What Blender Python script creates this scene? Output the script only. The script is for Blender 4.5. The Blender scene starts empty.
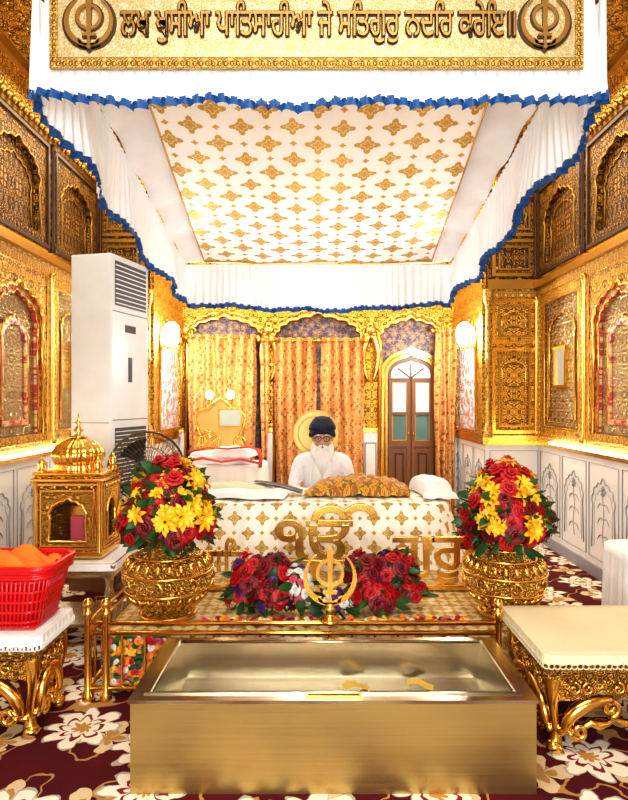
import bpy, bmesh, math, random
from mathutils import Vector, Matrix, noise
from mathutils.geometry import tessellate_polygon
random.seed(7)
PI=math.pi
sin,cos=math.sin,math.cos
scene=bpy.context.scene

# ------------------------------------------------------------------ helpers
class MB:
    def __init__(s):
        s.v=[];s.f=[];s.m=[];s.sm=[];s.mats=[];s.uv=[]
    def mi(s,mat):
        if mat not in s.mats: s.mats.append(mat)
        return s.mats.index(mat)
    def add(s,verts,faces,mat,M=None,smooth=False,uv=None):
        o=len(s.v)
        if M is not None: verts=[M@Vector(p) for p in verts]
        s.v.extend([tuple(p) for p in verts])
        s.uv.extend(uv if uv else [(0.0,0.0)]*len(verts))
        k=s.mi(mat)
        for f in faces:
            s.f.append([i+o for i in f]); s.m.append(k); s.sm.append(smooth)
    def box(s,x0,x1,y0,y1,z0,z1,mat,M=None,bev=0):
        if x0>x1:x0,x1=x1,x0
        if y0>y1:y0,y1=y1,y0
        if z0>z1:z0,z1=z1,z0
        if bev<=0:
            v=[(x0,y0,z0),(x1,y0,z0),(x1,y1,z0),(x0,y1,z0),(x0,y0,z1),(x1,y0,z1),(x1,y1,z1),(x0,y1,z1)]
            f=[(0,3,2,1),(4,5,6,7),(0,1,5,4),(1,2,6,5),(2,3,7,6),(3,0,4,7)]
            s.add(v,f,mat,M); return
        bm=bmesh.new(); bmesh.ops.create_cube(bm,size=1)
        for q in bm.verts: q.co=Vector(((x0+x1)/2+q.co.x*(x1-x0),(y0+y1)/2+q.co.y*(y1-y0),(z0+z1)/2+q.co.z*(z1-z0)))
        bmesh.ops.bevel(bm,geom=list(bm.edges),offset=bev,segments=3,profile=.5,affect='EDGES')
        bm.verts.ensure_lookup_table()
        s.add([q.co.copy() for q in bm.verts],[[q.index for q in f.verts] for f in bm.faces],mat,M,True)
        bm.free()
    def lathe(s,prof,c,mat,segs=32,M=None,rib=0,nrib=0):
        v=[];f=[]
        for (r,z) in prof:
            for i in range(segs):
                a=2*PI*i/segs; rr=r*(1+rib*abs(sin(nrib*a/2))) if rib else r
                v.append((c[0]+rr*cos(a),c[1]+rr*sin(a),c[2]+z))
        for j in range(len(prof)-1):
            for i in range(segs):
                i2=(i+1)%segs
                f.append((j*segs+i,j*segs+i2,(j+1)*segs+i2,(j+1)*segs+i))
        s.add(v,f,mat,M,True)
    def ell(s,c,r,mat,M=None,seg=20,ring=12):
        prof=[(max(1e-4,sin(PI*i/ring)),-cos(PI*i/ring)) for i in range(ring+1)]
        v=[];f=[]
        for (q,z) in prof:
            for i in range(seg):
                a=2*PI*i/seg
                v.append((c[0]+r[0]*q*cos(a),c[1]+r[1]*q*sin(a),c[2]+r[2]*z))
        for j in range(ring):
            for i in range(seg):
                i2=(i+1)%seg
                f.append((j*seg+i,j*seg+i2,(j+1)*seg+i2,(j+1)*seg+i))
        s.add(v,f,mat,M,True)
    def tube(s,path,r,mat,segs=8,closed=False,M=None,flat=None):
        P=[Vector(p) for p in path]; n=len(P)
        R=r if isinstance(r,(list,tuple)) else [r]*n
        v=[];f=[]; prev=None
        for i in range(n):
            if closed: t=(P[(i+1)%n]-P[i-1])
            else: t=P[min(i+1,n-1)]-P[max(i-1,0)]
            if t.length<1e-9: t=Vector((0,0,1))
            t.normalize()
            if prev is None:
                a=Vector((0,0,1)) if abs(t.z)<.9 else Vector((1,0,0))
                u=t.cross(a).normalized()
            else:
                u=prev-t*prev.dot(t)
                if u.length<1e-6: u=t.cross(Vector((0,1,0)))
                u.normalize()
            prev=u; w=t.cross(u)
            for k in range(segs):
                an=2*PI*k/segs
                v.append(P[i]+(u*cos(an)+w*sin(an)*(flat or 1))*R[i])
        m=n if closed else n-1
        for i in range(m):
            i2=(i+1)%n
            for k in range(segs):
                k2=(k+1)%segs
                f.append((i*segs+k,i*segs+k2,i2*segs+k2,i2*segs+k))
        if not closed:
            f.append(list(range(segs))[::-1]); f.append([(n-1)*segs+k for k in range(segs)])
        s.add(v,f,mat,M,True)
    def cyl(s,a,b,r,mat,segs=16,M=None): s.tube([a,b],r,mat,segs,False,M)
    def plate(s,outer,holes,d,mat,M=None,w0=0.0):
        loops=[[Vector((p[0],p[1],0)) for p in L] for L in [outer]+list(holes)]
        tri=tessellate_polygon(loops)
        flat=[p for L in loops for p in L]; n=len(flat)
        v=[(p.x,p.y,w0+d) for p in flat]+[(p.x,p.y,w0) for p in flat]
        f=[tuple(t) for t in tri]+[tuple(i+n for i in t[::-1]) for t in tri]
        o=0
        for L in loops:
            k=len(L)
            for i in range(k):
                j=(i+1)%k
                f.append((o+i,o+j,n+o+j,n+o+i))
            o+=k
        s.add(v,f,mat,M)
    def grid(s,fn,nu,nv,mat,M=None,uvfn=None):
        v=[];f=[];uv=[]
        for j in range(nv+1):
            for i in range(nu+1):
                a=i/nu;b=j/nv
                v.append(fn(a,b)); uv.append(uvfn(a,b) if uvfn else (a,b))
        for j in range(nv):
            for i in range(nu):
                k=j*(nu+1)+i
                f.append((k,k+1,k+nu+2,k+nu+1))
        s.add(v,f,mat,M,True,uv)
    def drape(s,x0,x1,y0,y1,zt,zb,mat,flare=.03,amp=.015,nf=30,rad=.06,hump=None,n=240,scallop=0,seed=0):
        cx,cy=(x0+x1)/2,(y0+y1)/2; hx,hy=(x1-x0)/2,(y1-y0)/2
        pts=rrect(hx,hy,rad,n)
        v=[];uv=[];f=[]
        rows=[]
        for k in (0.001,.15,.3,.45,.6,.75,.88,.96,1.0):
            rows.append(('t',k))
        for k in (.04,.12,.25,.4,.55,.7,.85,1.0): rows.append(('s',k))
        for kind,k in rows:
            for i,(px,py,nx,ny) in enumerate(pts):
                if kind=='t':
                    x=cx+px*k;y=cy+py*k
                    z=zt+(hump(x,y) if hump else 0)
                    if k==1.0: z-=.006
                    v.append((x,y,z));uv.append((x,y))
                else:
                    d=(zt-zb)*k; a=2*PI*i/n
                    fold=amp*k**.7*(sin(a*nf+seed)+.5*sin(a*nf*1.7+1.3+seed))
                    out=.012+flare*k+fold
                    dz=d+(scallop*abs(sin(a*nf/2)) if (scallop and k==1.0) else 0)
                    v.append((cx+px+nx*out,cy+py+ny*out,zt-dz))
                    uv.append((cx+px+nx*d,cy+py+ny*d))
        R=len(rows)
        for j in range(R-1):
            for i in range(n):
                i2=(i+1)%n
                f.append((j*n+i,j*n+i2,(j+1)*n+i2,(j+1)*n+i))
        s.add(v,f,mat,None,True,uv)
    def merge(s,o):
        k=len(s.v); s.v+=o.v; s.uv+=o.uv
        mp=[s.mi(m) for m in o.mats]
        s.f+=[[i+k for i in f] for f in o.f]; s.m+=[mp[i] for i in o.m]; s.sm+=o.sm
    def clampz(s,z): s.v=[(p[0],p[1],max(z,p[2])) for p in s.v]
    def obj(s,name,parent=None,recalc=True):
        me=bpy.data.meshes.new(name)
        me.from_pydata(s.v,[],s.f)
        for m in s.mats: me.materials.append(m)
        me.polygons.foreach_set('material_index',s.m)
        me.polygons.foreach_set('use_smooth',s.sm)
        ul=me.uv_layers.new(name='UVMap')
        li=[0]*len(me.loops); me.loops.foreach_get('vertex_index',li)
        fl=[]
        for i in li: fl.extend(s.uv[i])
        ul.data.foreach_set('uv',fl)
        if recalc:
            bm=bmesh.new();bm.from_mesh(me);bmesh.ops.recalc_face_normals(bm,faces=bm.faces);bm.to_mesh(me);bm.free()
        me.update()
        o=bpy.data.objects.new(name,me); scene.collection.objects.link(o)
        if parent: setpar(o,parent)
        return o

def rrect(hx,hy,r,n):
    L1=2*(hy-r);L2=2*(hx-r);A=PI/2*r
    per=2*L1+2*L2+4*A
    out=[]
    for i in range(n):
        d=per*i/n
        for (kind,L,dat) in (('l',L2,(-(hx-r),-hy,1,0,0,-1)),('a',A,((hx-r),-(hy-r),-PI/2)),('l',L1,(hx,-(hy-r),0,1,1,0)),('a',A,((hx-r),(hy-r),0)),
                        ('l',L2,((hx-r),hy,-1,0,0,1)),('a',A,(-(hx-r),(hy-r),PI/2)),('l',L1,(-hx,(hy-r),0,-1,-1,0)),('a',A,(-(hx-r),-(hy-r),PI))):
            if d<=L or (kind=='a' and dat[2]==PI):
                if kind=='l': out.append((dat[0]+dat[2]*d,dat[1]+dat[3]*d,dat[4],dat[5]))
                else:
                    an=dat[2]+d/max(r,1e-6); out.append((dat[0]+r*cos(an),dat[1]+r*sin(an),cos(an),sin(an)))
                break
            d-=L
    return out

def empty(name,loc=(0,0,0)):
    e=bpy.data.objects.new(name,None); e.location=loc; e.empty_display_size=.1
    scene.collection.objects.link(e); return e
def setpar(o,p):
    o.parent=p; o.matrix_parent_inverse=Matrix.Translation(p.location).inverted() if p.type=='EMPTY' else Matrix()

def MF(x,y,z,s=1.0):   # faces -Y
    return Matrix(((s,0,0,x),(0,0,-s,y),(0,s,0,z),(0,0,0,1)))
def MR(xw): return Matrix(((0,0,-1,xw),(1,0,0,0),(0,1,0,0),(0,0,0,1)))
def ML(xw): return Matrix(((0,0,1,xw),(1,0,0,0),(0,1,0,0),(0,0,0,1)))

# ------------------------------------------------------------------ node helpers
class NT:
    def __init__(s,name):
        s.mat=bpy.data.materials.new(name); s.mat.use_nodes=True
        s.nt=s.mat.node_tree; s.b=s.nt.nodes['Principled BSDF']
    def n(s,t,**k):
        q=s.nt.nodes.new(t)
        for a,b in k.items(): setattr(q,a,b)
        return q
    def L(s,a,b): s.nt.links.new(a,b)
    def put(s,sock,val):
        if val is None: return
        if hasattr(val,'is_output'): s.L(val,sock)
        else:
            if sock.type=='RGBA' and len(val)==3: val=(*val,1)
            sock.default_value=val
    def m(s,op,a,b=None,c=None):
        q=s.n('ShaderNodeMath',operation=op)
        for i,x in enumerate((a,b,c)): s.put(q.inputs[i],x)
        return q.outputs[0]
    def vm(s,op,a,b=None):
        q=s.n('ShaderNodeVectorMath',operation=op)
        s.put(q.inputs[0],a); s.put(q.inputs[1],b)
        return q.outputs[1] if op in('LENGTH','DISTANCE') else q.outputs[0]
    def scale(s,a,k):
        q=s.n('ShaderNodeVectorMath',operation='SCALE'); s.put(q.inputs[0],a); q.inputs['Scale'].default_value=k; return q.outputs[0]
    def sep(s,a):
        q=s.n('ShaderNodeSeparateXYZ'); s.put(q.inputs[0],a); return q.outputs
    def comb(s,x=0.0,y=0.0,z=0.0):
        q=s.n('ShaderNodeCombineXYZ'); s.put(q.inputs[0],x);s.put(q.inputs[1],y);s.put(q.inputs[2],z); return q.outputs[0]
    def obj(s): return s.n('ShaderNodeTexCoord').outputs['Object']
    def uv(s): return s.n('ShaderNodeTexCoord').outputs['UV']
    def noise(s,vec,scale,detail=3,rough=.5,out=0):
        q=s.n('ShaderNodeTexNoise'); s.put(q.inputs['Vector'],vec); q.inputs['Scale'].default_value=scale
        q.inputs['Detail'].default_value=detail; q.inputs['Roughness'].default_value=rough
        return q.outputs[out]
    def vor(s,vec,scale=1.0,dim='3D',feature='F1',rand=1.0):
        q=s.n('ShaderNodeTexVoronoi',voronoi_dimensions=dim,feature=feature)
        s.put(q.inputs['Vector'],vec); q.inputs['Scale'].default_value=scale
        q.inputs['Randomness'].default_value=rand
        return q.outputs
    def ramp(s,fac,stops,interp='LINEAR'):
        q=s.n('ShaderNodeValToRGB'); q.color_ramp.interpolation=interp
        e=q.color_ramp.elements
        while len(e)<len(stops): e.new(.5)
        for i,(p,c) in enumerate(stops):
            e[i].position=p; e[i].color=(*c,1) if len(c)==3 else c
        s.put(q.inputs[0],fac); return q.outputs[0]
    def mix(s,fac,a,b):
        q=s.n('ShaderNodeMix',data_type='RGBA')
        s.put(q.inputs[0],fac); s.put(q.inputs[6],a); s.put(q.inputs[7],b)
        return q.outputs[2]
    def bump(s,h,strength=.5,dist=.01):
        q=s.n('ShaderNodeBump'); q.inputs['Strength'].default_value=strength; q.inputs['Distance'].default_value=dist
        s.put(q.inputs['Height'],h); s.L(q.outputs[0],s.b.inputs['Normal'])
    def set(s,**k):
        names={'col':'Base Color','met':'Metallic','rough':'Roughness','em':'Emission Color','es':'Emission Strength','sheen':'Sheen Weight','coat':'Coat Weight','spec':'Specular IOR Level'}
        for a,b in k.items(): s.put(s.b.inputs[names[a]],b)
        return s.mat

def simple(name,col,met=0,rough=.5,bumps=None,**k):
    t=NT(name); t.set(met=float(met),rough=float(rough),**k)
    c=t.noise(t.obj(),6,3)
    lo=tuple(x*.85 for x in col)
    t.set(col=t.mix(c,lo,col))
    if bumps: t.bump(t.noise(t.obj(),bumps[0],4),bumps[1],.005)
    return t.mat

def filigree(name,gold,dark,sc=1.0,darkpos=.3,met=.85,rough=.32,tile=.34,bump=.6,mid=None):
    t=NT(name)
    o=t.obj(); x,y,z=t.sep(o)[:3]
    P=t.comb(t.m('PINGPONG',x,tile/2),t.m('PINGPONG',y,tile/2),t.m('PINGPONG',z,tile*.7))
    wv=t.scale(t.noise(P,7/1.0,1,out=1),.05)
    P=t.vm('ADD',P,wv)
    d=t.vor(P,13*sc)[0]
    rings=t.m('ABSOLUTE',t.m('SINE',t.m('MULTIPLY',d,11.0)))
    e=t.vor(P,13*sc,feature='DISTANCE_TO_EDGE')[0]
    edge=t.m('MINIMUM',t.m('MULTIPLY',e,9.0),1.0)
    d2=t.vor(P,46*sc)[0]
    bead=t.m('SUBTRACT',1.0,t.m('MULTIPLY',d2,1.3))
    h=t.m('ADD',t.m('MULTIPLY',t.m('MULTIPLY',rings,edge),.6),t.m('MULTIPLY',bead,.4))
    midc=mid or tuple((a*.5+b*.5) for a,b in zip(gold,dark))
    col=t.ramp(h,[(0,dark),(darkpos,dark),(darkpos+.18,midc),(min(darkpos+.45,.99),gold)])
    t.set(col=col,met=met,rough=rough); t.bump(h,bump,.012)
    return t.mat

def motif_mat(name,base,gold,per=.22,R=.30,R2=.13,met=.6,sharp=1.6,k1=.62):
    t=NT(name); uv=t.uv()
    def cell(off,Rr,n,k,hole=True):
        q=t.vm('ADD',t.scale(uv,1/per),off)
        f=t.vm('FRACTION',q); f=t.vm('SUBTRACT',f,(.5,.5,0))
        x,y,_=t.sep(f)[:3]
        r=t.m('SQRT',t.m('ADD',t.m('MULTIPLY',x,x),t.m('MULTIPLY',y,y)))
        th=t.m('ARCTAN2',y,x)
        lob=t.m('MULTIPLY',t.m('ADD',1-k,t.m('MULTIPLY',t.m('POWER',t.m('ABSOLUTE',t.m('COSINE',t.m('MULTIPLY',th,n))),sharp),k)),Rr)
        lob8=t.m('MULTIPLY',t.m('ADD',.48,t.m('MULTIPLY',t.m('ABSOLUTE',t.m('COSINE',t.m('MULTIPLY',th,4.0))),.14)),Rr)
        lob=t.m('MAXIMUM',lob,lob8)
        q=t.m('DIVIDE',r,lob)
        a=t.m('LESS_THAN',q,1.0)
        if not hole: return a
        ho=t.m('MULTIPLY',t.m('GREATER_THAN',q,.45),t.m('LESS_THAN',q,.56))
        return t.m('SUBTRACT',a,t.m('MULTIPLY',ho,.5))
    m=t.m('MAXIMUM',cell((.5,.5,0),R,2.0,k1),cell((0,0,0),R*.9,2.0,k1))
    if R2: m=t.m('MAXIMUM',m,t.m('MAXIMUM',cell((.5,0,0),R2,2.0,.4,False),cell((0,.5,0),R2,2.0,.4,False)))
    g=t.mix(t.noise(uv,60,2),tuple(c*.6 for c in gold),gold)
    t.set(col=t.mix(m,base,g),rough=.55,met=t.m('MULTIPLY',m,met),spec=.25)
    t.bump(t.m('ADD',m,t.m('MULTIPLY',t.noise(uv,5,4),.6)),.4,.01)
    return t.mat

def flower_mat(name,coord,sc,base,cols,npet=5.0,R=.42,leaf=(.3,.25,.1),vine=(.6,.5,.3),rough=.8,rand=.75,base2=None,bump=.2,met=0.0,vw=.018,lf=.95,spec=.3):
    t=NT(name)
    if coord=='uv': P=t.uv()
    else:
        x,y,z=t.sep(t.obj())[:3]
        P={'xy':lambda:t.comb(x,y),'xz':lambda:t.comb(x,z),'yz':lambda:t.comb(y,z)}[coord]()
    P=t.scale(P,sc)
    wob=t.scale(t.vm('SUBTRACT',t.noise(P,4.0,2,out=1),(.5,.5,.5)),.22)
    Pw=t.vm('ADD',P,wob); Pw=t.vm('MULTIPLY',Pw,(1,1,0))
    def fl(off,RR,n,k):
        Q=t.vm('ADD',Pw,off)
        pos=t.vor(Q,1.0,'2D',rand=rand)[2]
        d=t.vm('SUBTRACT',Q,pos); a,b,_=t.sep(d)[:3]
        r=t.m('SQRT',t.m('ADD',t.m('MULTIPLY',a,a),t.m('MULTIPLY',b,b)))
        th=t.m('ARCTAN2',b,a)
        lob=t.m('MULTIPLY',t.m('ADD',1-k,t.m('MULTIPLY',t.m('ABSOLUTE',t.m('COSINE',t.m('MULTIPLY',th,n/2))),k)),RR)
        return t.m('DIVIDE',r,lob)
    bc=base
    if base2: bc=t.mix(t.noise(P,1.3,3),base,base2)
    nv=t.noise(Pw,1.6,1)
    vmm=t.m('LESS_THAN',t.m('ABSOLUTE',t.m('SUBTRACT',nv,.5)),vw)
    c=t.mix(vmm,bc,vine)
    q2=fl((3.37,7.71,0),R*lf,4.0,.88)
    c=t.mix(t.m('LESS_THAN',q2,1.0),c,leaf)
    c=t.mix(t.m('LESS_THAN',q2,.5),c,vine)
    q=fl((0,0,0),R,npet,.42)
    c=t.mix(t.m('LESS_THAN',q,1.06),c,tuple(v*.5 for v in cols[0]))
    c=t.mix(t.m('LESS_THAN',q,.98),c,cols[0])
    c=t.mix(t.m('LESS_THAN',q,.62),c,cols[1])
    c=t.mix(t.m('LESS_THAN',q,.5),c,cols[0])
    c=t.mix(t.m('LESS_THAN',q,.28),c,cols[2])
    t.set(col=c,rough=rough,met=met,spec=spec)
    t.bump(t.noise(P,60,2),bump,.004)
    return t.mat

def emis(name,col,st):
    t=NT(name); t.set(col=col,em=col,es=float(st)); return t.mat

# ------------------------------------------------------------------ materials
gold=simple('polished_gold',(.90,.53,.12),1,.22,(40,.15))
gold_dull=simple('aged_gold',(.52,.29,.06),.9,.36,(60,.3))
palegold=simple('pale_gold_satin',(.60,.40,.12),.6,.42,(30,.3))
fil=filigree('gold_filigree_wall',(1.0,.58,.09),(.08,.033,.005),1.6,.21,tile=.28)
fil_fine=filigree('gold_filigree_fine',(1.0,.64,.16),(.12,.055,.010),2.4,.18,tile=.17)
fil_silver=filigree('mirror_filigree',(.84,.66,.34),(.09,.065,.03),2.1,.24,tile=.2,rough=.24)
fil_brown=filigree('carved_wood_gilt',(.56,.28,.045),(.030,.011,.003),1.5,.34,met=.6,rough=.42,tile=.24)
fil_urn=filigree('embossed_brass',(.90,.55,.12),(.18,.08,.010),2.6,.16,tile=.14,bump=1.0,rough=.24)
wood=simple('dark_carved_wood',(.075,.028,.010),.25,.42,(30,.5))
wood_lt=simple('brown_timber',(.20,.08,.03),0,.4,(30,.3))
marble=simple('white_marble',(.82,.81,.80),0,.3)
inlay=simple('grey_stone_inlay',(.30,.30,.34),0,.4)
satin=simple('white_satin',(.96,.96,.965),0,.6,(12,.25),spec=.25)
whitecloth=simple('white_cotton',(.88,.88,.87),0,.8,(60,.25))
cream=simple('cream_lace_cloth',(.82,.72,.48),0,.75,(220,.6))
blue=simple('blue_satin_trim',(.004,.075,.26),0,.45)
canopym=motif_mat('embroidered_canopy',(.96,.955,.94),(.70,.41,.04),per=.37,R=.27,R2=.075,k1=.66,sharp=1.8)
manjim=motif_mat('embroidered_satin_cover',(.86,.84,.76),(.58,.36,.06),per=.20,R=.25,R2=.08,k1=.65)
stagem=motif_mat('gold_brocade',(.70,.56,.30),(.60,.36,.06),per=.13,R=.32,R2=.14)
carpet=flower_mat('floral_carpet','xy',2.35,(.110,.002,.008),[(.82,.74,.60),(.20,.02,.02),(.50,.24,.05)],npet=8.0,R=.40,leaf=(.62,.48,.28),vine=(.40,.22,.06),rough=.95,base2=(.045,.001,.004),bump=.5,vw=.011,lf=.80)
curtainm=flower_mat('leaf_print_curtain','uv',5.0,(.60,.23,.06),[(.76,.47,.19),(.44,.13,.03),(.30,.11,.035)],npet=4.0,R=.36,leaf=(.34,.12,.03),vine=(.74,.47,.19),rough=.7,base2=(.72,.37,.13))
muralyz=flower_mat('painted_floral_side','yz',9,(.66,.68,.72),[(.55,.07,.06),(.70,.38,.10),(.8,.6,.3)],leaf=(.12,.24,.24),vine=(.16,.20,.36),rough=.4,R=.34)
muralred=flower_mat('red_floral_panel','yz',10.0,(.55,.05,.07),[(.85,.50,.32),(.70,.12,.12),(.9,.75,.35)],leaf=(.75,.42,.12),vine=(.85,.6,.2),rough=.35,R=.34)
muralxz=flower_mat('painted_floral_back','xz',9.0,(.11,.08,.14),[(.42,.24,.14),(.30,.10,.14),(.7,.5,.25)],leaf=(.30,.22,.16),vine=(.38,.28,.16),rough=.4,R=.38)
rumala=flower_mat('patterned_rumala','uv',12.0,(.55,.10,.012),[(.75,.36,.03),(.45,.04,.02),(.12,.22,.05)],npet=4.0,R=.36,leaf=(.07,.14,.05),vine=(.70,.42,.06),rough=.6,base2=(.12,.14,.03))
acwhite=simple('white_plastic',(.80,.82,.83),0,.35)
acgrey=simple('grey_vent_plastic',(.06,.065,.07),0,.5)
black=simple('black_enamel',(.015,.013,.012),.3,.35)
redplastic=simple('red_plastic',(.66,.004,.008),0,.3)
orangec=simple('saffron_cloth',(.95,.20,.015),0,.8,(30,.4))
redroseA=simple('red_rose_petal',(.48,.003,.010),0,.5)
redroseB=simple('deep_red_petal',(.19,.002,.008),0,.55)
yellowp=simple('yellow_petal',(.98,.53,.01),0,.5)
orangep=simple('marigold_petal',(.95,.26,.01),0,.6)
whitep=simple('white_petal',(.88,.84,.76),0,.6)
pinkp=simple('pink_petal',(.65,.10,.14),0,.6)
purplep=simple('purple_petal',(.10,.03,.20),0,.6)
leafm=simple('green_leaf',(.02,.085,.015),0,.5)
skin=simple('skin',(.60,.34,.21),0,.5)
hairw=simple('white_beard_hair',(.88,.87,.86),0,.75,(150,.5))
turb=simple('navy_turban_cloth',(.007,.010,.032),0,.8,(80,.3))
kurta=simple('white_kurta',(.80,.81,.84),0,.8,(18,.4))
dark=simple('dark_void',(.02,.014,.01),0,.7)
glassm=simple('teal_door_glass',(.13,.24,.24),.1,.08)
redtrim=simple('red_border_cloth',(.70,.05,.02),0,.6)
bulb=emis('lamp_glow',(1,.96,.88),38)
ledglow=emis('warm_strip_glow',(1,.82,.50),13)
paneglow=emis('emissive_pane',(.42,.56,.55),.55)  # door panes brightened by added emission, no light comes through them
paper=simple('printed_picture',(.45,.50,.46),0,.3)
note=simple('currency_note',(.75,.50,.08),0,.6)
def brushed(name,col,r=.25,ax=0,var=.8,nr=.10):
    t=NT(name); o=t.obj(); sc=(1.5,40,150) if ax==0 else (1.5,150,40)
    v=t.vm('MULTIPLY',o,sc); n=t.noise(v,1.0,3)
    c=t.mix(n,tuple(x*var for x in col),col)
    t.set(col=c,met=1.0,rough=t.m('ADD',r,t.m('MULTIPLY',n,nr)))
    t.bump(n,.08,.003); return t.mat
brass_b=brushed('brushed_brass',(.62,.46,.18),.34)
steel_b=brushed('brushed_steel',(.56,.50,.37),.16,1)
def bannermat():
    t=NT('gold_sequin_banner'); n=t.vor(t.obj(),110)[0]; n2=t.noise(t.obj(),25,3)
    c=t.ramp(t.m('ADD',t.m('MULTIPLY',n,.7),t.m('MULTIPLY',n2,.5)),[(.2,(.42,.28,.09)),(.55,(.55,.41,.18)),(.8,(.70,.59,.37))])
    t.set(col=c,rough=.45,met=.3); t.bump(n,.4,.004); return t.mat
bannerm=bannermat()
bannerdk=filigree('banner_border_embroidery',(.70,.45,.11),(.14,.07,.016),2.6,.1,tile=.12,met=.4,rough=.45)

# ------------------------------------------------------------------ shape helpers
def arch(w,spring,rise,base=0,n=9,c=.07,tip=.1,u0=0,steps=72):
    pts=[(u0-w/2,base)]
    for i in range(steps+1):
        a=PI*i/steps
        q=1-c*(1-abs(sin(n*a)))
        x=-cos(a)*w/2*q
        z=spring+rise*(max(0,sin(a))**.8)*q+tip*rise*math.exp(-((a-PI/2)/.16)**2)
        pts.append((u0+x,z))
    pts.append((u0+w/2,base)); return pts
def rect(u0,u1,v0,v1): return [(u0,v0),(u1,v0),(u1,v1),(u0,v1)]
def frame(mb,M,u0,u1,v0,v1,t,d,mat,w0=0): mb.plate(rect(u0,u1,v0,v1),[rect(u0+t,u1-t,v0+t,v1-t)],d,mat,M,w0)
def bead(mb,M,u0,u1,v0,v1,w,r,mat):
    mb.tube([M@Vector((a,b,w)) for a,b in rect(u0,u1,v0,v1)],r,mat,6,True)
def scroll(cx,cz,r0,turns,dirn=1,start=0,n=26):
    return [(cx+dirn*(r0*(1-.8*i/n))*cos(start+turns*2*PI*i/n),cz+(r0*(1-.8*i/n))*sin(start+turns*2*PI*i/n)) for i in range(n+1)]

def khanda(mb,M,mat,d=.02):
    mb.plate([(0,.52),(.055,.44),(.045,.30),(.035,.0),(.04,-.22),(-.04,-.22),(-.035,.0),(-.045,.30),(-.055,.44)],[],d,mat,M,.004)
    mb.plate([(-.12,-.22),(.12,-.22),(.10,-.27),(-.10,-.27)],[],d,mat,M,.004)
    mb.plate([(-.02,-.27),(.02,-.27),(.025,-.42),(.045,-.46),(0,-.50),(-.045,-.46),(-.025,-.42)],[],d,mat,M,.004)
    ro=[(.23*cos(2*PI*i/40),.07+.23*sin(2*PI*i/40)) for i in range(40)]
    ri=[(.175*cos(2*PI*i/40),.07+.175*sin(2*PI*i/40)) for i in range(40)]
    mb.plate(ro,[ri],d,mat,M,0)
    for sg in (-1,1):
        o=[];q=[]
        for i in range(25):
            a=-PI*.62+ (PI*.62+PI*.33)*i/24
            th=.05*sin(PI*(i/24)**.8)+.006
            ra=.43
            o.append((sg*(ra+th*.5)*cos(a)*.95,.0+(ra+th*.5)*sin(a)))
            q.append((sg*(ra-th)*cos(a)*.95,.0+(ra-th)*sin(a)))
        mb.plate(o+q[::-1],[],d,mat,M,.002)
        mb.plate([(sg*.14,-.32),(sg*.20,-.30),(sg*.17,-.40),(sg*.11,-.42)],[],d,mat,M,.002)

def textmesh(body,w,h,ext=.01,off=0.0,keep=None,bev=.008):
    cu=bpy.data.curves.new('t','FONT'); cu.body=body; cu.size=1; cu.extrude=.04; cu.bevel_depth=bev; cu.offset=off
    ob=bpy.data.objects.new('t',cu); scene.collection.objects.link(ob)
    dg=bpy.context.evaluated_depsgraph_get(); me=bpy.data.meshes.new_from_object(ob.evaluated_get(dg))
    vs=[v.co.copy() for v in me.vertices]; fs=[list(p.vertices) for p in me.polygons]
    bpy.data.objects.remove(ob)
    if not vs: return [],[],None
    if keep: x0,x1,y0,y1=keep
    else:
        xs=[v.x for v in vs];ys=[v.y for v in vs];x0,x1,y0,y1=min(xs),max(xs),min(ys),max(ys)
    zs=[v.z for v in vs]; z0,z1=min(zs),max(zs)
    return [((v.x-(x0+x1)/2)/(x1-x0)*w,(v.y-y0)/(y1-y0)*h,(v.z-z0)/max(1e-6,z1-z0)*ext) for v in vs],fs,(x0,x1,y0,y1)

# ------------------------------------------------------------------ ROOM
XW=2.38; XI=1.81; YP=6.65; YB=8.2; ZC=4.1
mb=MB(); mb.box(-3.2,3.2,-1.2,9,-.1,0,carpet); mb.obj('floor')
mb=MB(); mb.box(-3.2,3.2,-1.2,9,ZC,ZC+.1,fil)
for i in range(8):
    y=-1.0+i*1.18
    mb.box(-XW,XW,y,y+.12,ZC-.09,ZC,fil_fine)
for x in (-1.2,0,1.2): mb.box(x-.06,x+.06,-1.1,8.2,ZC-.07,ZC,fil_fine)
mb.obj('ceiling')

def marble_bays(mb,M,u0,u1,zt,nb):
    w=(u1-u0)/nb
    for i in range(nb):
        a=u0+i*w;b=a+w
        bead(mb,M,a+.03,b-.03,.16,zt-.06,.004,.004,inlay)
        c=(a+b)/2; ww=w-.16
        A=arch(ww,zt-.42,.22,.24,7,.1,.15,c,40)
        mb.tube([M@Vector((p[0],p[1],.004)) for p in A],.0055,inlay,5)
        A=arch(ww*.8,zt-.46,.2,.26,7,.1,.15,c,40)
        mb.tube([M@Vector((p[0],p[1],.003)) for p in A],.002,inlay,5)
        mb.tube([M@Vector((c+.012*sin(z*20),z,.003)) for z in [.26+.04*k for k in range(12)]],.003,inlay,5)
        for z in (.36,.5,.62):
            for sg in(-1,1):
                mb.tube([M@Vector((c+sg*q*ww*.26,z+.10*q-.07*q*q*2,.002)) for q in (0,.25,.5,.75,1)],[.002,.004,.008,.006,.001],inlay,5)
        for k in range(8):
            an=k*PI/4; mb.tube([M@Vector((c,.74,.003)),M@Vector((c+.04*cos(an),.74+.04*sin(an),.003))],[.002,.009],inlay,5)

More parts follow.
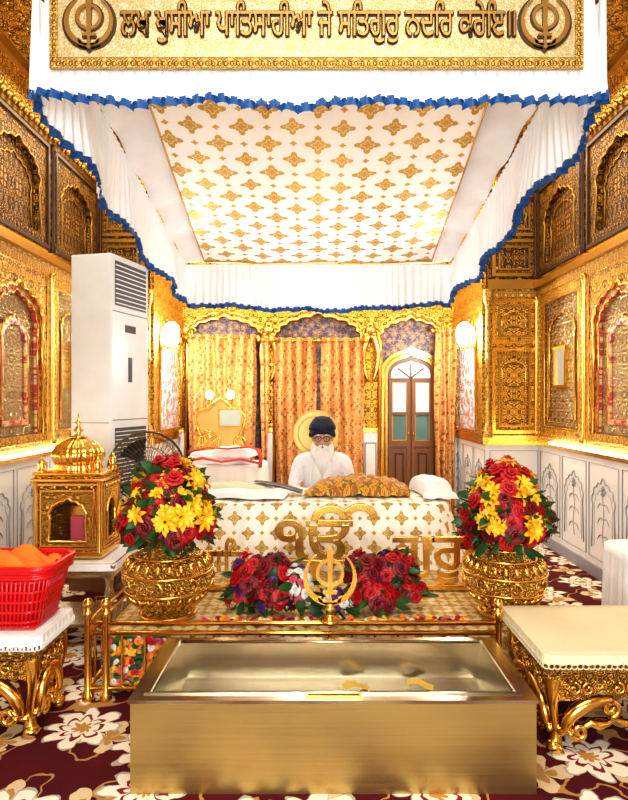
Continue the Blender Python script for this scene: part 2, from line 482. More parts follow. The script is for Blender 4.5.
def side_wall(name,M,xw,sgn):
    e=empty(name,(xw,3,0))
    mb=MB()
    mb.box(xw,xw+sgn*.15,-1.2,YP,0,ZC,wood); mb.obj('wall_core',e)
    edges=[6.6,5.42,4.24,3.06,1.88,.70,-.48,-1.2]
    mb=MB()
    mb.box(xw,xw-sgn*.02,-1.2,YP,0,1.02,marble)
    Mm=MR(xw-.02) if sgn>0 else ML(xw+.02)
    marble_bays(mb,Mm,-.48,6.6,1.02,12)
    mb.box(xw,xw-sgn*.04,-1.2,YP,0,.10,inlay)
    mb.obj('marble_dado',e)
    mb=MB()
    for (z0,z1,dp,mt) in ((1.02,1.06,.05,gold),(1.06,1.12,.035,fil_fine),(2.60,2.68,.05,fil_fine),(2.68,2.74,.10,gold_dull),(2.74,2.78,.06,gold),
                       (3.72,3.78,.06,gold_dull),(3.78,4.02,.10,fil),(4.02,ZC,.15,gold_dull)):
        mb.box(xw,xw-sgn*dp,-1.2,YP,z0,z1,mt)
    for y in [ -1.1+.09*k for k in range(86)]:
        mb.ell((xw-sgn*.10,y,3.76),(.02,.03,.03),gold_dull,seg=8,ring=6)
    for y in edges[:-1]:
        mb.box(xw,xw-sgn*.05,y-.06,y+.05,1.12,2.6,fil_fine)
        mb.tube([(xw-sgn*.055,y-.005,z) for z in (1.12,1.16,1.2,2.5,2.55,2.6)],[.035,.035,.02,.02,.035,.035],gold,10)
        mb.box(xw,xw-sgn*.06,y-.07,y+.06,2.78,3.72,fil_brown)
        mb.tube([(xw-sgn*.065,y-.005,z) for z in (2.78,2.84,2.88,3.62,3.66,3.72)],[.035,.035,.018,.018,.035,.035],wood,10)
    for i in range(len(edges)-1):
        b=edges[i]-.06;a=edges[i+1]+.05
        c=(a+b)/2;w=b-a
        if i%2==0:
            mb.plate(rect(a,b,1.12,2.6),[],.012,fil_silver,M)
            frame(mb,M,a,b,1.12,2.6,.10,.035,fil)
            bead(mb,M,a+.11,b-.11,1.23,2.49,.03,.010,gold)
            bead(mb,M,a+.16,b-.16,1.28,2.44,.02,.005,gold)
            A=arch(w-.42,2.12,.22,1.32,9,.06,.12,c)
            mb.tube([M@Vector((p[0],p[1],.022)) for p in A],.010,gold,6)
            frame(mb,M,c-.15,c+.15,1.62,2.02,.025,.05,gold)
            mb.plate(rect(c-.125,c+.125,1.645,1.995),[],.03,paper,M)
        else:
            A=arch(w-.22,2.10,.30,1.22,9,.07,.1,c)
            mb.plate(rect(a,b,1.12,2.6),[A],.05,fil,M)
            mb.plate(rect(a,b,1.12,2.6),[],.008,fil_silver,M)
            mb.tube([M@Vector((p[0],p[1],.055)) for p in A],.014,gold,6)
            A2=arch(w-.34,2.06,.28,1.22,9,.07,.1,c)
            mb.plate(A,[A2],.03,muralred,M,.005)
            mb.tube([M@Vector((p[0],p[1],.04)) for p in A2],.008,gold,6)
            A3=arch(w-.62,1.95,.20,1.30,9,.07,.1,c)
            A4=arch(w-.70,1.92,.18,1.34,9,.07,.1,c)
            mb.plate(A3,[A4],.02,muralred,M,.004); mb.tube([M@Vector((p[0],p[1],.025)) for p in A3],.007,gold,6)
            bead(mb,M,a+.03,b-.03,1.15,2.57,.052,.008,gold)
        A=arch(w-.30,3.28,.26,2.90,9,.07,.1,c)
        mb.plate(rect(a,b,2.78,3.72),[A],.05,fil_brown,M)
        mb.plate(rect(a,b,2.78,3.72),[],.006,fil_brown,M)
        mb.tube([M@Vector((p[0],p[1],.052)) for p in A],.010,gold_dull,6)
        frame(mb,M,a+.01,b-.01,2.80,3.70,.03,.07,wood)
        A=arch(w-.46,3.20,.22,2.92,9,.07,.1,c)
        mb.tube([M@Vector((p[0],p[1],.012)) for p in A],.006,gold_dull,6)
    mb.obj('gilded_panels',e)
    mb=MB()
    mb.box(xw-sgn*.05,xw-sgn*.075,3.15,6.2,1.06,1.085,ledglow); mb.obj('led_strip',e)
    return e
side_wall('wall_right',MR(XW),XW,1)
side_wall('wall_left',ML(-XW),-XW,-1)

e=empty('wall_front',(0,-1.2,0)); mb=MB()
Mx=Matrix(((1,0,0,0),(0,0,1,-1.36),(0,1,0,0),(0,0,0,1)))
mb.plate(rect(-2.53,2.53,0,ZC),[arch(2.6,2.2,.7,0,9,.06,.1,0)],.15,fil,Mx)
mb.tube([Mx@Vector((p[0],p[1],.16)) for p in arch(2.6,2.2,.7,0,9,.06,.1,0)],.04,gold,8)
mb.obj('entrance_arch',e)

for sg,nm in ((1,'wall_pier_right'),(-1,'wall_pier_left')):
    e=empty(nm,(sg*2.1,YP,0)); mb=MB()
    x0,x1=(XI,2.53) if sg>0 else (-2.53,-XI)
    mb.box(x0,x1,YP,YB+.3,0,ZC,wood)
    M=MF(0,YP,0)
    a,b=(XI,XW) if sg>0 else (-XW,-XI)
    mb.plate(rect(a,b,0,1.02),[],.012,marble,M)
    Mm=MF(0,YP-.012,0); marble_bays(mb,Mm,a,b,1.02,1)
    mb.plate(rect(a,b,1.02,2.7),[],.008,fil,M); mb.plate(rect(a,b,2.7,ZC),[],.008,fil_brown,M)
    for (z0,z1,dp,mt) in ((1.02,1.12,.04,gold),(2.60,2.68,.04,fil_fine),(2.68,2.78,.07,gold_dull),(3.74,4.02,.06,fil)):
        mb.box(a,b,YP-dp,YP,z0,z1,mt)
    for (z0,z1) in ((1.14,2.06),(2.10,2.58),(2.82,3.22),(3.25,3.70)):
        up=z0>2.7
        frame(mb,M,a+.05,b-.04,z0,z1,.035,.035,gold_dull if up else gold)
        frame(mb,M,a+.12,b-.11,z0+.07,z1-.07,.02,.025,gold_dull)
        if z1-z0>.42:
            A=arch(b-a-.30,z1-.26,.12,z0+.10,7,.08,.1,(a+b)/2,40)
            mb.tube([M@Vector((p[0],p[1],.02)) for p in A],.009,gold_dull if up else gold,6)
    cx=sg*(XI+.005)
    mb.lathe([(.05,1.1),(.05,1.2),(.03,1.24),(.028,1.9),(.045,1.93),(.028,1.96),(.028,2.5),(.05,2.55),(.06,2.68)],(cx,YP-.03,0),fil_fine,14)
    Mi=MR(XI) if sg>0 else ML(-XI)
    mb.plate(rect(YP,YB,0,1.02),[],.012,marble,Mi)
    marble_bays(mb,MR(XI-.012) if sg>0 else ML(-XI+.012),YP,YB,1.02,3)
    mb.plate(rect(YP,YB,1.02,1.12),[],.04,gold,Mi)
    A=arch(1.15,2.1,.36,1.16,9,.07,.1,(YP+YB)/2)
    mb.plate(rect(YP,YB,1.12,3.2),[A],.05,fil,Mi)
    mb.plate(rect(YP,YB,1.12,3.2),[],.006,muralyz,Mi)
    mb.tube([Mi@Vector((p[0],p[1],.055)) for p in A],.022,gold,6)
    mb.plate(rect(YP,YB,3.2,ZC),[],.05,fil,Mi)
    mb.obj('pier_body',e)

# back wall
e=empty('wall_back',(0,YB,0)); mb=MB()
M=MF(0,YB,0)
arches=[arch(1.02,2.27,.30,0.0,9,.07,.12,-1.22),arch(1.16,2.27,.33,0.0,9,.07,.12,0),arch(.86,2.27,.28,0.0,9,.07,.12,1.21)]
mb.plate(rect(-XI,XI,0,ZC),arches,.14,fil,M,0)
mb.box(-XI-.6,XI+.6,YB+.05,YB+.2,0,ZC,muralxz)
for A in arches:
    mb.tube([M@Vector((p[0],p[1],.145)) for p in A],.03,gold,8)
    mb.tube([M@Vector((p[0]*1.0,p[1]+.07,.145)) for p in A[1:-1]],.014,gold,6)
for z in (2.72,2.78,3.1): mb.box(-XI,XI,YB-.18,YB-.13,z,z+.035,gold)
for (a,b) in ((-XI,-1.74),(-.70,-.59),(.59,.77),(1.65,XI)):
    mb.box(a,b,YB-.16,YB-.12,0,1.08,marble); mb.box(a,b,YB-.17,YB-.12,1.08,1.14,gold)
mb.box(.60,.76,YB-.165,YB-.155,.3,.95,inlay); mb.box(.62,.74,YB-.17,YB-.16,.32,.93,marble)
for cx in (-1.72,-.64,.68,1.72):
    for sg in (-1,1):
        P=[(cx+sg*(.03+.07*sin(q*PI)),2.36-.62*q) for q in [k/12 for k in range(13)]]
        mb.tube([M@Vector((p[0],p[1],.17)) for p in P],[.05*(1-.8*k/12)+.008 for k in range(13)],gold,8)
        mb.tube([M@Vector((x,z,.17)) for x,z in scroll(cx+sg*.07,2.38,.07,1.2,sg)],.016,gold,6)
    mb.ell((cx,YB-.2,2.42),(.07,.05,.09),gold)
mb.obj('arcade',e)

e=empty('door_1',(1.21,YB,0)); mb=MB()
dc=1.23
M=MF(0,YB+.045,0)
mb.plate(arch(.80,1.82,.34,0,3,.0,.12,dc),[arch(.62,1.80,.26,0.0,3,.0,.12,dc)],.06,gold,M)
mb.tube([M@Vector((p[0],p[1],.06)) for p in arch(.70,1.81,.30,0,3,.0,.12,dc)],.012,gold,6)
mb.plate(arch(.62,1.80,.26,0,3,0,.12,dc),[],.01,wood_lt,M)
mb.plate(arch(.52,1.82,.18,1.79,3,0,.1,dc),[],.02,paneglow,M)
for k in (-1,0,1): mb.tube([M@Vector((dc,1.79,.022)),M@Vector((dc+k*.17,1.98 if k==0 else 1.92,.022))],.010,wood_lt,6)
for x0,x1 in ((dc-.295,dc-.01),(dc+.01,dc+.295)):
    frame(mb,M,x0,x1,.05,1.78,.045,.03,wood_lt,.01)
    frame(mb,M,x0+.045,x1-.045,.96,1.74,.012,.03,gold_dull,.01)
    mb.plate(rect(x0+.057,x1-.057,1.34,1.728),[],.012,paneglow,M,.01)
    mb.plate(rect(x0+.045,x1-.045,.12,.88),[],.012,wood_lt,M,.01)
    frame(mb,M,x0+.08,x1-.08,.2,.8,.02,.022,wood,.01)
    mb.plate(rect(x0+.057,x1-.057,.972,1.30),[],.012,glassm,M,.01)
    mb.plate(rect(x0,x1,1.30,1.34),[],.035,wood_lt,M,.01)
    mb.plate(rect(x0,x1,.88,.96),[],.035,wood_lt,M,.01)
for sg in (-1,1): mb.ell((dc+sg*.03,YB-.01,1.05),(.012,.02,.03),gold)
mb.obj('door_leaves',e)

def curtain(name,x0,x1,z0,z1,y,folds,amp=.035):
    e=empty(name,((x0+x1)/2,y,z0)); mb=MB()
    W=(x1-x0)*1.5
    def fn(a,b):
        z=z0+(z1-z0)*b
        x=x0+(x1-x0)*a
        am=amp*(1+.3*sin(b*5+a*3))
        return (x+.012*sin(b*7+a*9),y+am*sin(a*folds*2*PI+.5*sin(b*3))+.012*sin(a*folds*5+b*4),z)
    mb.grid(fn,int(folds*14),24,curtainm,uvfn=lambda a,b:(a*W,(z1-z0)*b))
    mb.obj('cloth',e)
    mb=MB()
    mb.cyl((x0-.03,y,z1-.04),(x1+.03,y,z1-.04),.014,gold_dull,10)
    k=int(folds)
    for i in range(k*2):
        xx=x0+(x1-x0)*(i+.5)/(k*2)
        mb.tube([(xx,y+.032*cos(t*PI/6),z1-.04+.032*sin(t*PI/6)) for t in range(12)],.006,gold,6,True)
    for xx in (x0-.03,x1+.03): mb.ell((xx,y,z1-.04),(.028,.028,.028),gold)
    mb.obj('rod_and_rings',e)
YC=YB-.26
curtain('curtain',-1.66,-.80,.03,2.34,YC,6,amp=.05)
curtain('curtain',-.55,-.03,.03,2.30,YC,4.5,amp=.045)
curtain('curtain',0.04,.58,.03,2.30,YC,4.5,amp=.045)
curtain('curtain',1.49,1.75,.03,2.42,YC-.06,4,amp=.055)
curtain('curtain',-.72,-.63,.03,2.30,YC-.09,2,amp=.02)

# ------------------------------------------------------------------ CANOPY
e=empty('canopy',(0,4.8,3.3))
YF,YK=3.0,6.6
def cz(y): return 3.50-(3.50-2.94)*(y-YF)/(YK-YF)
def hw(y): return 1.375+(1.41-1.375)*(y-YF)/(YK-YF)
mb=MB()
def topc(a,b):
    y=YF+(YK-YF)*b
    z=cz(y)-.06*sin(a*PI)*sin(b*PI)+.012
    ed=min(a,1-a)*2
    z+=.022*sin(b*38+3*sin(a*9))*max(0,1-ed*2.2)+.012*sin(a*14+b*6)*sin(b*9)
    return ((a*2-1)*hw(y),y,z)
mb.grid(topc,80,90,satin)
mb.obj('top_cloth',e)
mb=MB()
def ph(y): return 1.0+(1.19-1.0)*(y-YF)/(YK-YF)
def pf(a,b):
    y=YF+.1+(YK-YF-.25)*b
    return ((a*2-1)*ph(y),y,cz(y)-.07*sin(((a*2-1)*ph(y)/hw(y)/2+.5)*PI)*sin((y-YF)/(YK-YF)*PI)-.020+.007*sin(a*14+b*7)+.004*sin(a*31+b*23))
mb.grid(pf,70,70,canopym,uvfn=lambda a,b:((a-.5)*2.35,b*3.35))
edge=[pf(0,k/30) for k in range(31)]+[pf(k/20,1) for k in range(21)]+[pf(1,1-k/30) for k in range(31)]
mb.tube([(p[0],p[1],p[2]-.004) for p in edge],.007,gold_dull,6)
mb.obj('embroidered_panel',e)
def valance(mb,P0,P1,topf,botf,pl=26,amp=.022,seed=0,amp0=.006,spread=0,sway=.0,rf_=11,rh=.056):
    P0=Vector(P0);P1=Vector(P1);d=P1-P0;L=d.length;d.normalize();n=Vector((-d.y,d.x,0))
    nu=int(L*pl*7)
    def pos(a,b,pleat=1.0):
        s=a*L; q=P0+d*s
        zt=topf(a);zb=botf(a)+.012*sin(s*9+seed)+.006*sin(s*23+seed)
        ph_=s*pl*2*PI+1.2*sin(s*5+seed)+.8*sin(s*17)
        am=(amp0+(amp-amp0)*b)*(1+.4*sin(s*13+seed))*pleat
        ends=min(1,a*12,(1-a)*12)
        x=q+n*(am*sin(ph_)+ends*((.015+sway)*b*sin(s*6+seed)+sway*.6*b*b*sin(s*3.1+seed*2)))+n*spread*b
        return Vector((x.x,x.y,zt+(zb-zt)*b))
    mb.grid(lambda a,b:tuple(pos(a,b)),nu,8,satin)
    nr=int(L*rf_*20)
    def rf(a,b):
        p=pos(a,1.0,.5); s=a*L
        t_=s*rf_*2*PI+1.5*sin(s*7+seed)
        w=(.35+.65*b)*.022*sin(t_)
        w2=.012*cos(t_)*b
        return tuple(p+n*w+d*w2+Vector((0,0,.014-rh*b+.005*b*sin(t_*.5+seed))))
    mb.grid(rf,nr,4,blue)
def lin(a0,a1): return lambda a:a0+(a1-a0)*a
mb=MB()
valance(mb,(-1.375,YF,0),(1.395,YF,0),lin(3.10,3.10),lambda a:2.945-.012*sin(a*PI)+.03*(abs(a-.5)*2)**4,spread=-.03,pl=17,amp=.016,rf_=15,rh=.048)
mb.grid(lambda a,b:((a*2-1)*(1.37-.05*b)+.008,YF+.006*sin(a*60),3.09+.43*b),80,4,satin)
mb.obj('front_valance',e)
mb=MB()
valance(mb,(-1.375,YF,0),(-1.41,YK,0),lambda a:cz(YF+(YK-YF)*a),lambda a:2.98-.42*a-.05*sin(a*PI),seed=1,pl=14,sway=.03,rf_=12)
valance(mb,(1.41,YK,0),(1.395,YF,0),lambda a:cz(YK-(YK-YF)*a),lambda a:2.56+.42*a-.05*sin(a*PI),seed=2,pl=14,sway=.03,rf_=12)
mb.obj('side_valances',e)
mb=MB()
valance(mb,(-1.41,YK,0),(1.41,YK,0),lin(cz(YK),cz(YK)),lambda a:2.50+.03*math.cos(a*PI*2),seed=3,pl=14)
mb.obj('back_valance',e)
mb=MB()
for sx in (-1,1):
    for y in (YF,YK):
        mb.cyl((sx*hw(y),y,cz(y)),(sx*(hw(y)+.1),y,ZC),.008,gold_dull,8)
mb.obj('hanging_cords',e)
mb=MB()
Mb=MF(0,YF-.035,0)
mb.plate(rect(-1.28,1.265,3.080,3.50),[],.012,bannerdk,Mb)
mb.plate(rect(-1.235,1.220,3.130,3.46),[],.018,bannerm,Mb)
for k in range(86):
    u=-1.268+k*.0296
    mb.ell((u,YF-.05,3.103),(.010,.005,.012),gold_dull,seg=6,ring=4)
    mb.ell((u,YF-.05,3.482),(.010,.005,.010),gold_dull,seg=6,ring=4)
for k in range(12):
    for u in (-1.258,1.243): mb.ell((u,YF-.05,3.12+k*.03),(.010,.005,.012),gold_dull,seg=6,ring=4)
body="ਲਖ ਖੁਸੀਆ ਪਾਤਿਸਾਹੀਆ ਜੇ ਸਤਿਗੁਰੁ ਨਦਰਿ ਕਰੇਇ॥"
def reorder(t):
    L=list(t); i=0
    while i<len(L):
        if L[i]=='ਿ' and i>0: L[i-1],L[i]=L[i],L[i-1]
        i+=1
    return ''.join(L)
bt=simple('bronze_embroidery',(.40,.23,.06),.6,.4)
bg=simple('dark_embroidery_outline',(.06,.030,.010),.1,.6)
tv,tf,bb=textmesh(reorder(body),1.87,.20,.010,0,None,.004)
if tv:
    # stitched dark outline: same lettering laid several times with a tiny shift, gold fill on top
    for (dx,dz) in ((-.0055,0),(.0055,0),(0,.0055),(0,-.0055),(.004,.004),(-.004,-.004),(.004,-.004),(-.004,.004)):
        mb.add(tv,tf,bg,MF(dx,YF-.052,3.192+dz))
    mb.add(tv,tf,bt,MF(0,YF-.058,3.192))
for kx in (-1.085,1.075):
    khanda(mb,MF(kx,YF-.05,3.295,.300),bg,.03)
    khanda(mb,MF(kx,YF-.056,3.295,.270),bt,.05)
mb.obj('scripture_banner',e)

# ------------------------------------------------------------------ STAGE + MANJI
mb=MB(); mb.box(-1.10,1.22,3.26,6.35,0,.28,stagem,bev=.01)
mb.drape(-1.11,1.23,3.25,6.36,.295,.03,stagem,flare=.0,amp=.004,nf=40,rad=.05,n=300)
mb.obj('stage_platform')
CT=.75
mb=MB()
mb.box(-.86,.90,4.56,5.24,.30,CT-.02,wood)
mb.drape(-.90,.96,4.50,5.30,CT,.30,manjim,flare=.14,amp=.020,nf=26,rad=.16,hump=lambda x,y:.004*sin(x*9)*sin(y*8),n=360)
mb.obj('scripture_cot')
mb=MB()
def humpf(a,b):
    u=a*2-1;v=b*2-1
    x=.325+u*.41+ (.03*v); y=4.95+v*.20
    h=.135*max(0,(1-abs(u)**2.4))**.6*max(0,1-abs(v)**3)**.6
    return (x,y,max(CT+.008,CT+.014+h+.012*sin(u*9+v*5)*(1-abs(u))+.006*sin(u*30)))
mb.grid(humpf,60,30,rumala,uvfn=lambda a,b:(a*.9,b*.5))
mb.obj('rumala_covered_granth')
def wc(cx,cy,hx,hy,h,rot=0,z=CT+.014):
    def f(a,b):
        u=a*2-1;v=b*2-1
        x=u*hx;y=v*hy
        return (cx+x*cos(rot)-y*sin(rot),cy+x*sin(rot)+y*cos(rot),z+h*max(0,(1-u**6))**.5*max(0,(1-v**6))**.5+.006*sin(u*7+v*4)*(1-u*u))
    return f
mb=MB()
mb.grid(wc(.90,4.98,.11,.24,.12,.15),24,24,whitecloth); mb.grid(wc(.93,4.72,.13,.10,.035,-.1),20,20,whitecloth)
mb.obj('folded_cloth')
greyc=simple('grey_cloth',(.10,.09,.09),0,.8)
mb=MB()
mb.grid(wc(-.60,4.78,.36,.15,.04,-.10),30,24,whitecloth); mb.grid(wc(-.66,5.06,.30,.12,.055,-.2),24,24,cream)
fr=lambda dz:(lambda a,b:(-.52+.40*a,5.02-.20*a+.13*b,CT+.085+dz+.015*sin(a*PI)-.05*a))
mb.grid(fr(0),12,8,greyc); mb.grid(fr(-.02),12,8,whitecloth)
mb.obj('folded_cloth')

mb=MB()
ev,ef,_=textmesh("ੴ",.70,.38,.035,.012)
if ev: mb.add(ev,ef,gold,MF(.06,4.20,.42))
mb.box(-.25,.42,4.16,4.23,.40,.425,gold,bev=.005)
mb.box(-.05,.02,4.17,4.22,.30,.41,gold); mb.box(.22,.29,4.17,4.22,.30,.41,gold)
mb.obj('ek_onkar_emblem')
for nm,tx,x,y,w in (('gold_lettering',"ਵਾਹਿ",-.60,3.94,.32),('gold_lettering',"ਗੁਰੂ",.70,3.94,.46)):
    mb=MB(); v_,f_,_=textmesh(reorder(tx),w,.30,.03,.012)
    if v_: mb.add(v_,f_,gold,MF(x,y,.335))
    mb.box(x-w/2-.02,x+w/2+.02,y-.05,y+.02,.305,.338,gold,bev=.005)
    for k in (-1,1): mb.ell((x+k*(w/2),y-.015,.36),(.02,.02,.03),gold)
    mb.obj(nm)

# ------------------------------------------------------------------ RAILING
mb=MB()
yr=3.1
def post(x,y,h=.46):
    mb.lathe([(.03,0),(.03,.03),(.018,.05),(.018,h-.05),(.028,h-.03),(.018,h),(.001,h)],(x,y,0),gold,14)
    mb.ell((x,y,h+.022),(.026,.026,.028),gold)
RX0,RX1=-1.15,.90
for x in (RX0,RX0+.09,RX1): post(x,yr)
post(RX0,3.78)
for z in (.385,.335,.06):
    mb.cyl((RX0,yr,z),(RX1,yr,z),.012,gold,10)
    mb.cyl((RX0,yr,z),(RX0,3.78,z),.012,gold,10)
x=RX0+.17
while x<RX1-.05:
    mb.lathe([(.007,.06),(.007,.16),(.014,.19),(.007,.22),(.007,.335)],(x,yr,0),gold,8); x+=.115
y=yr+.1
while y<3.75:
    mb.lathe([(.007,.06),(.007,.16),(.014,.19),(.007,.22),(.007,.335)],(RX0,y,0),gold,8); y+=.11
mb.lathe([(.05,.395),(.05,.41),(.022,.42),(.022,.44),(.034,.455),(.02,.47),(.02,.49)],(.06,yr,-.0),gold,16)
khanda(mb,MF(.06,yr+.005,.615,.31),gold,.05)
mb.obj('brass_railing_with_khanda')

# ------------------------------------------------------------------ DONATION BOX
e=empty('donation_box',(.04,2.65,0)); mb=MB()
X0,X1,Y0,Y1,Zt=-.715,.832,2.36,2.97,.358
mb.box(X0,X1,Y0,Y0+.02,0,Zt-.012,brass_b); mb.box(X0,X1,Y1-.02,Y1,0,Zt-.012,brass_b)
mb.box(X0,X0+.02,Y0+.02,Y1-.02,0,Zt-.012,brass_b); mb.box(X1-.02,X1,Y0+.02,Y1-.02,0,Zt-.012,brass_b)
mb.box(X0+.01,X1-.01,Y0+.01,Y1-.01,0,.02,brass_b)
mb.obj('body',e)
mb=MB()
MT=Matrix.Identity(4)
mb.plate(rect(X0-.008,X1+.008,Y0-.008,Y1+.008),[rect(X0+.07,X1-.07,Y0+.055,Y1-.05)],.014,steel_b,MT,Zt-.012)
mb.plate(rect(X0+.04,X1-.04,Y0+.03+.012,Y1-.03),[rect(X0+.062,X1-.062,Y0+.048,Y1-.043)],.006,steel_b,MT,Zt+.002)
a=[(X0+.07,Y0+.055),(X1-.07,Y0+.055),(X1-.07,Y1-.05),(X0+.07,Y1-.05)]
b_=[(X0+.10,Y0+.10),(X1-.10,Y0+.10),(X1-.10,Y1-.062),(X0+.10,Y1-.062)]
v=[(p[0],p[1],Zt) for p in a]+[(p[0],p[1],Zt-.16) for p in b_]
mb.add(v,[(0,1,5,4),(1,2,6,5),(2,3,7,6),(3,0,4,7),(4,5,6,7)],steel_b)
bead(mb,MT,X0+.07,X1-.07,Y0+.055,Y1-.05,Zt+.003,.006,steel_b)
mb.obj('basin',e)
mb=MB()
mb.plate(rect(-.05,.17,Y0+.010,Y0+.036),[rect(-.04,.16,Y0+.016,Y0+.030)],.006,gold,MT,Zt+.003)
mb.plate(rect(-.04,.16,Y0+.016,Y0+.030),[],.002,dark,MT,Zt+.002)
mb.obj('coin_slot',e)
for (x,y,r) in ((.17,2.78,.3),(.46,2.80,-.2)):
    mb=MB(); 
    mb.grid(lambda a,b:(x+(a-.5)*.12*cos(r)-(b-.5)*.06*sin(r),y+(a-.5)*.12*sin(r)+(b-.5)*.06*cos(r),Zt-.145+.012*sin(a*5)+.006),8,4,note); mb.obj('banknote',e)

# ------------------------------------------------------------------ FLOWERS
def tmpl_rose():
    V=[];F=[]
    for (k,rb,rt,h,ph,lean) in ((3,.10,.22,.75,0,.0),(4,.16,.42,.70,.5,.1),(5,.22,.68,.55,.2,.2),(6,.26,.95,.30,.9,.35)):
        for p in range(k):
            c=2*PI*p/k+ph; dl=PI/k*1.15; o=len(V)
            for j in range(4):
                tt=j/3
                for i in range(4):
                    a=(i/3*2-1)
                    r=rb+(rt-rb)*tt**1.2-.05*abs(a)*tt; z=h*math.sin(tt*PI*.62)-(.12*abs(a)**2)*tt-(lean*.4*tt**3)
                    V.append((r*cos(c+a*dl),r*sin(c+a*dl),z))
            for j in range(3):
                for i in range(3): F.append((o+j*4+i,o+j*4+i+1,o+(j+1)*4+i+1,o+(j+1)*4+i))
    return V,F
def tmpl_lily(np_=7):
    V=[];F=[]
    for lay in range(2):
        for p in range(np_):
            c=2*PI*(p+.5*lay)/np_; o=len(V); sc=1-.3*lay
            for j in range(5):
                tt=j/4; w=.22*sin(PI*min(1,tt*.9+.08))*sc
                r=.1+.9*tt*sc; z=.35*lay+.35*sin(tt*PI*.8)
                for a in (-1,0,1):
                    V.append((r*cos(c)-a*w*sin(c),r*sin(c)+a*w*cos(c),z-(.06 if a==0 else 0)))
            for j in range(4):
                for i in range(2): F.append((o+j*3+i,o+j*3+i+1,o+(j+1)*3+i+1,o+(j+1)*3+i))
    return V,F
def tmpl_leaf():
    V=[];F=[]
    for j in range(6):
        tt=j/5; w=.20*max(0,sin(PI*tt))**.8
        for a in(-1,0,1): V.append((a*w,0.25*tt*tt-(.05 if a==0 else 0),tt))
    for j in range(5):
        for i in range(2): F.append((j*3+i,j*3+i+1,(j+1)*3+i+1,(j+1)*3+i))
    return V,F
TR=tmpl_rose();TL=tmpl_lily();TF=tmpl_leaf()
def place(mb,T,c,nrm,s,mat):
    nrm=Vector(nrm).normalized()
    q=nrm.to_track_quat('Z','Y').to_matrix().to_4x4()
    M=Matrix.Translation(Vector(c))@q@Matrix.Rotation(random.uniform(0,6.28),4,'Z')@Matrix.Scale(s,4)
    mb.add(T[0],T[1],mat,M,True)
def bouquet(c,rx,rz,n,picker,s=.05,zmin=-.6,leaves=40,ry=None,cone=0,jit=(.86,1.06),ls=(.08,.15),core=.72):
    ry=ry or rx
    mb=MB()
    for i in range(n):
        z=1-(1-zmin)*(i+.5)/n; a=i*2.39996+random.uniform(-.2,.2)
        q=math.sqrt(max(0,1-z*z))
        d=Vector((q*cos(a),q*sin(a),z))
        k=random.uniform(*jit); tp=1-cone*max(0,z+.2)
        p=Vector((c[0]+d.x*rx*k*tp,c[1]+d.y*ry*k*tp,c[2]+d.z*rz*k))
        T,m,ss=picker(z,a)
        place(mb,T,p,(d.x+random.uniform(-.25,.25),d.y+random.uniform(-.25,.25),d.z*.8+.25),s*ss*random.uniform(.8,1.2),m)
    for i in range(leaves):
        z=random.uniform(zmin-.25,.9); a=random.uniform(0,2*PI); q=math.sqrt(max(0,1-z*z))
        d=Vector((q*cos(a),q*sin(a),z)); tp=1-cone*max(0,z+.2)
        p=Vector((c[0]+d.x*rx*.8*tp,c[1]+d.y*ry*.8*tp,c[2]+d.z*rz*.8))
        place(mb,TF,p,(d.x,d.y,d.z*.5+random.uniform(-.3,.2)),random.uniform(*ls),leafm)
    mb.ell(c,(rx*core*(1-cone*.3),ry*core*(1-cone*.3),rz*core),leafm)
    return mb
def pick_urn(z,a):
    r=random.random()
    if z>.80: return (TR,redroseA,1.0) if r<.7 else (TL,yellowp,1.1)
    if z>.30: return (TL,yellowp,1.3) if r<.62 else (TR,redroseA if r<.85 else redroseB,1.0)
    if z>.05: return (TL,yellowp,1.2) if r<.22 else (TR,redroseA if r<.75 else redroseB,1.0)
    if z>-.25: return (TL,yellowp,1.3) if r<.50 else (TR,redroseA if r<.8 else redroseB,1.05)
    return (TR,redroseA if r<.5 else redroseB,1.05)
def urn(x,y,z0,s=1.0,fw=.25):
    e=empty('brass_urn',(x,y,z0)); mb=MB()
    prof=[(.001,0),(.15,0),(.155,.015),(.14,.03),(.125,.045),(.13,.06),(.185,.10),(.225,.16),(.243,.215),(.245,.26),(.225,.305),(.18,.345),(.12,.365),(.10,.385),(.095,.405),(.105,.415),(.13,.43),(.15,.445),(.152,.455),(.14,.455),(.10,.435),(.085,.42)]
    mb.lathe([(r*s,h*s) for r,h in prof],(x,y,z0),fil_urn,48)
    for (r,h,q) in ((.148,.02,.012),(.232,.165,.006),(.245,.262,.006),(.182,.346,.007),(.102,.392,.010),(.152,.452,.010)):
        mb.tube([(x+r*s*cos(2*PI*k/48),y+r*s*sin(2*PI*k/48),z0+h*s) for k in range(48)],q*s,gold,8,True)
    for k in range(24):
        a=2*PI*k/24
        P=[(x+rr*s*cos(a),y+rr*s*sin(a),z0+hh*s) for rr,hh in ((.135,.065),(.172,.088),(.198,.115),(.222,.145))]
        mb.tube(P,[.006,.014,.016,.004],gold,6)
        P=[(x+rr*s*cos(a),y+rr*s*sin(a),z0+hh*s) for rr,hh in ((.240,.29),(.216,.32),(.19,.342))]
        mb.tube(P,[.010,.013,.004],gold,6)
        if k%3==0:
            P=[(x+rr*s*cos(a+da),y+rr*s*sin(a+da),z0+hh*s) for rr,hh,da in ((.233,.17,0),(.244,.19,.09),(.248,.215,.11),(.248,.24,.05),(.246,.25,-.04),(.246,.235,-.08),(.246,.22,-.03))]
            mb.tube(P,[.004,.006,.007,.007,.006,.005,.004],gold,6)
    mb.obj('urn_body',e)
    mb=bouquet((x,y,z0+.455*s+.15),fw,.26,130,pick_urn,.052,-.62,150,cone=.36,jit=(.80,1.10),ls=(.08,.14))
    mb.obj('bouquet',e)
urn(-.83,3.44,.305,1.0,.245)
urn(1.045,3.47,.305,.93,.23)
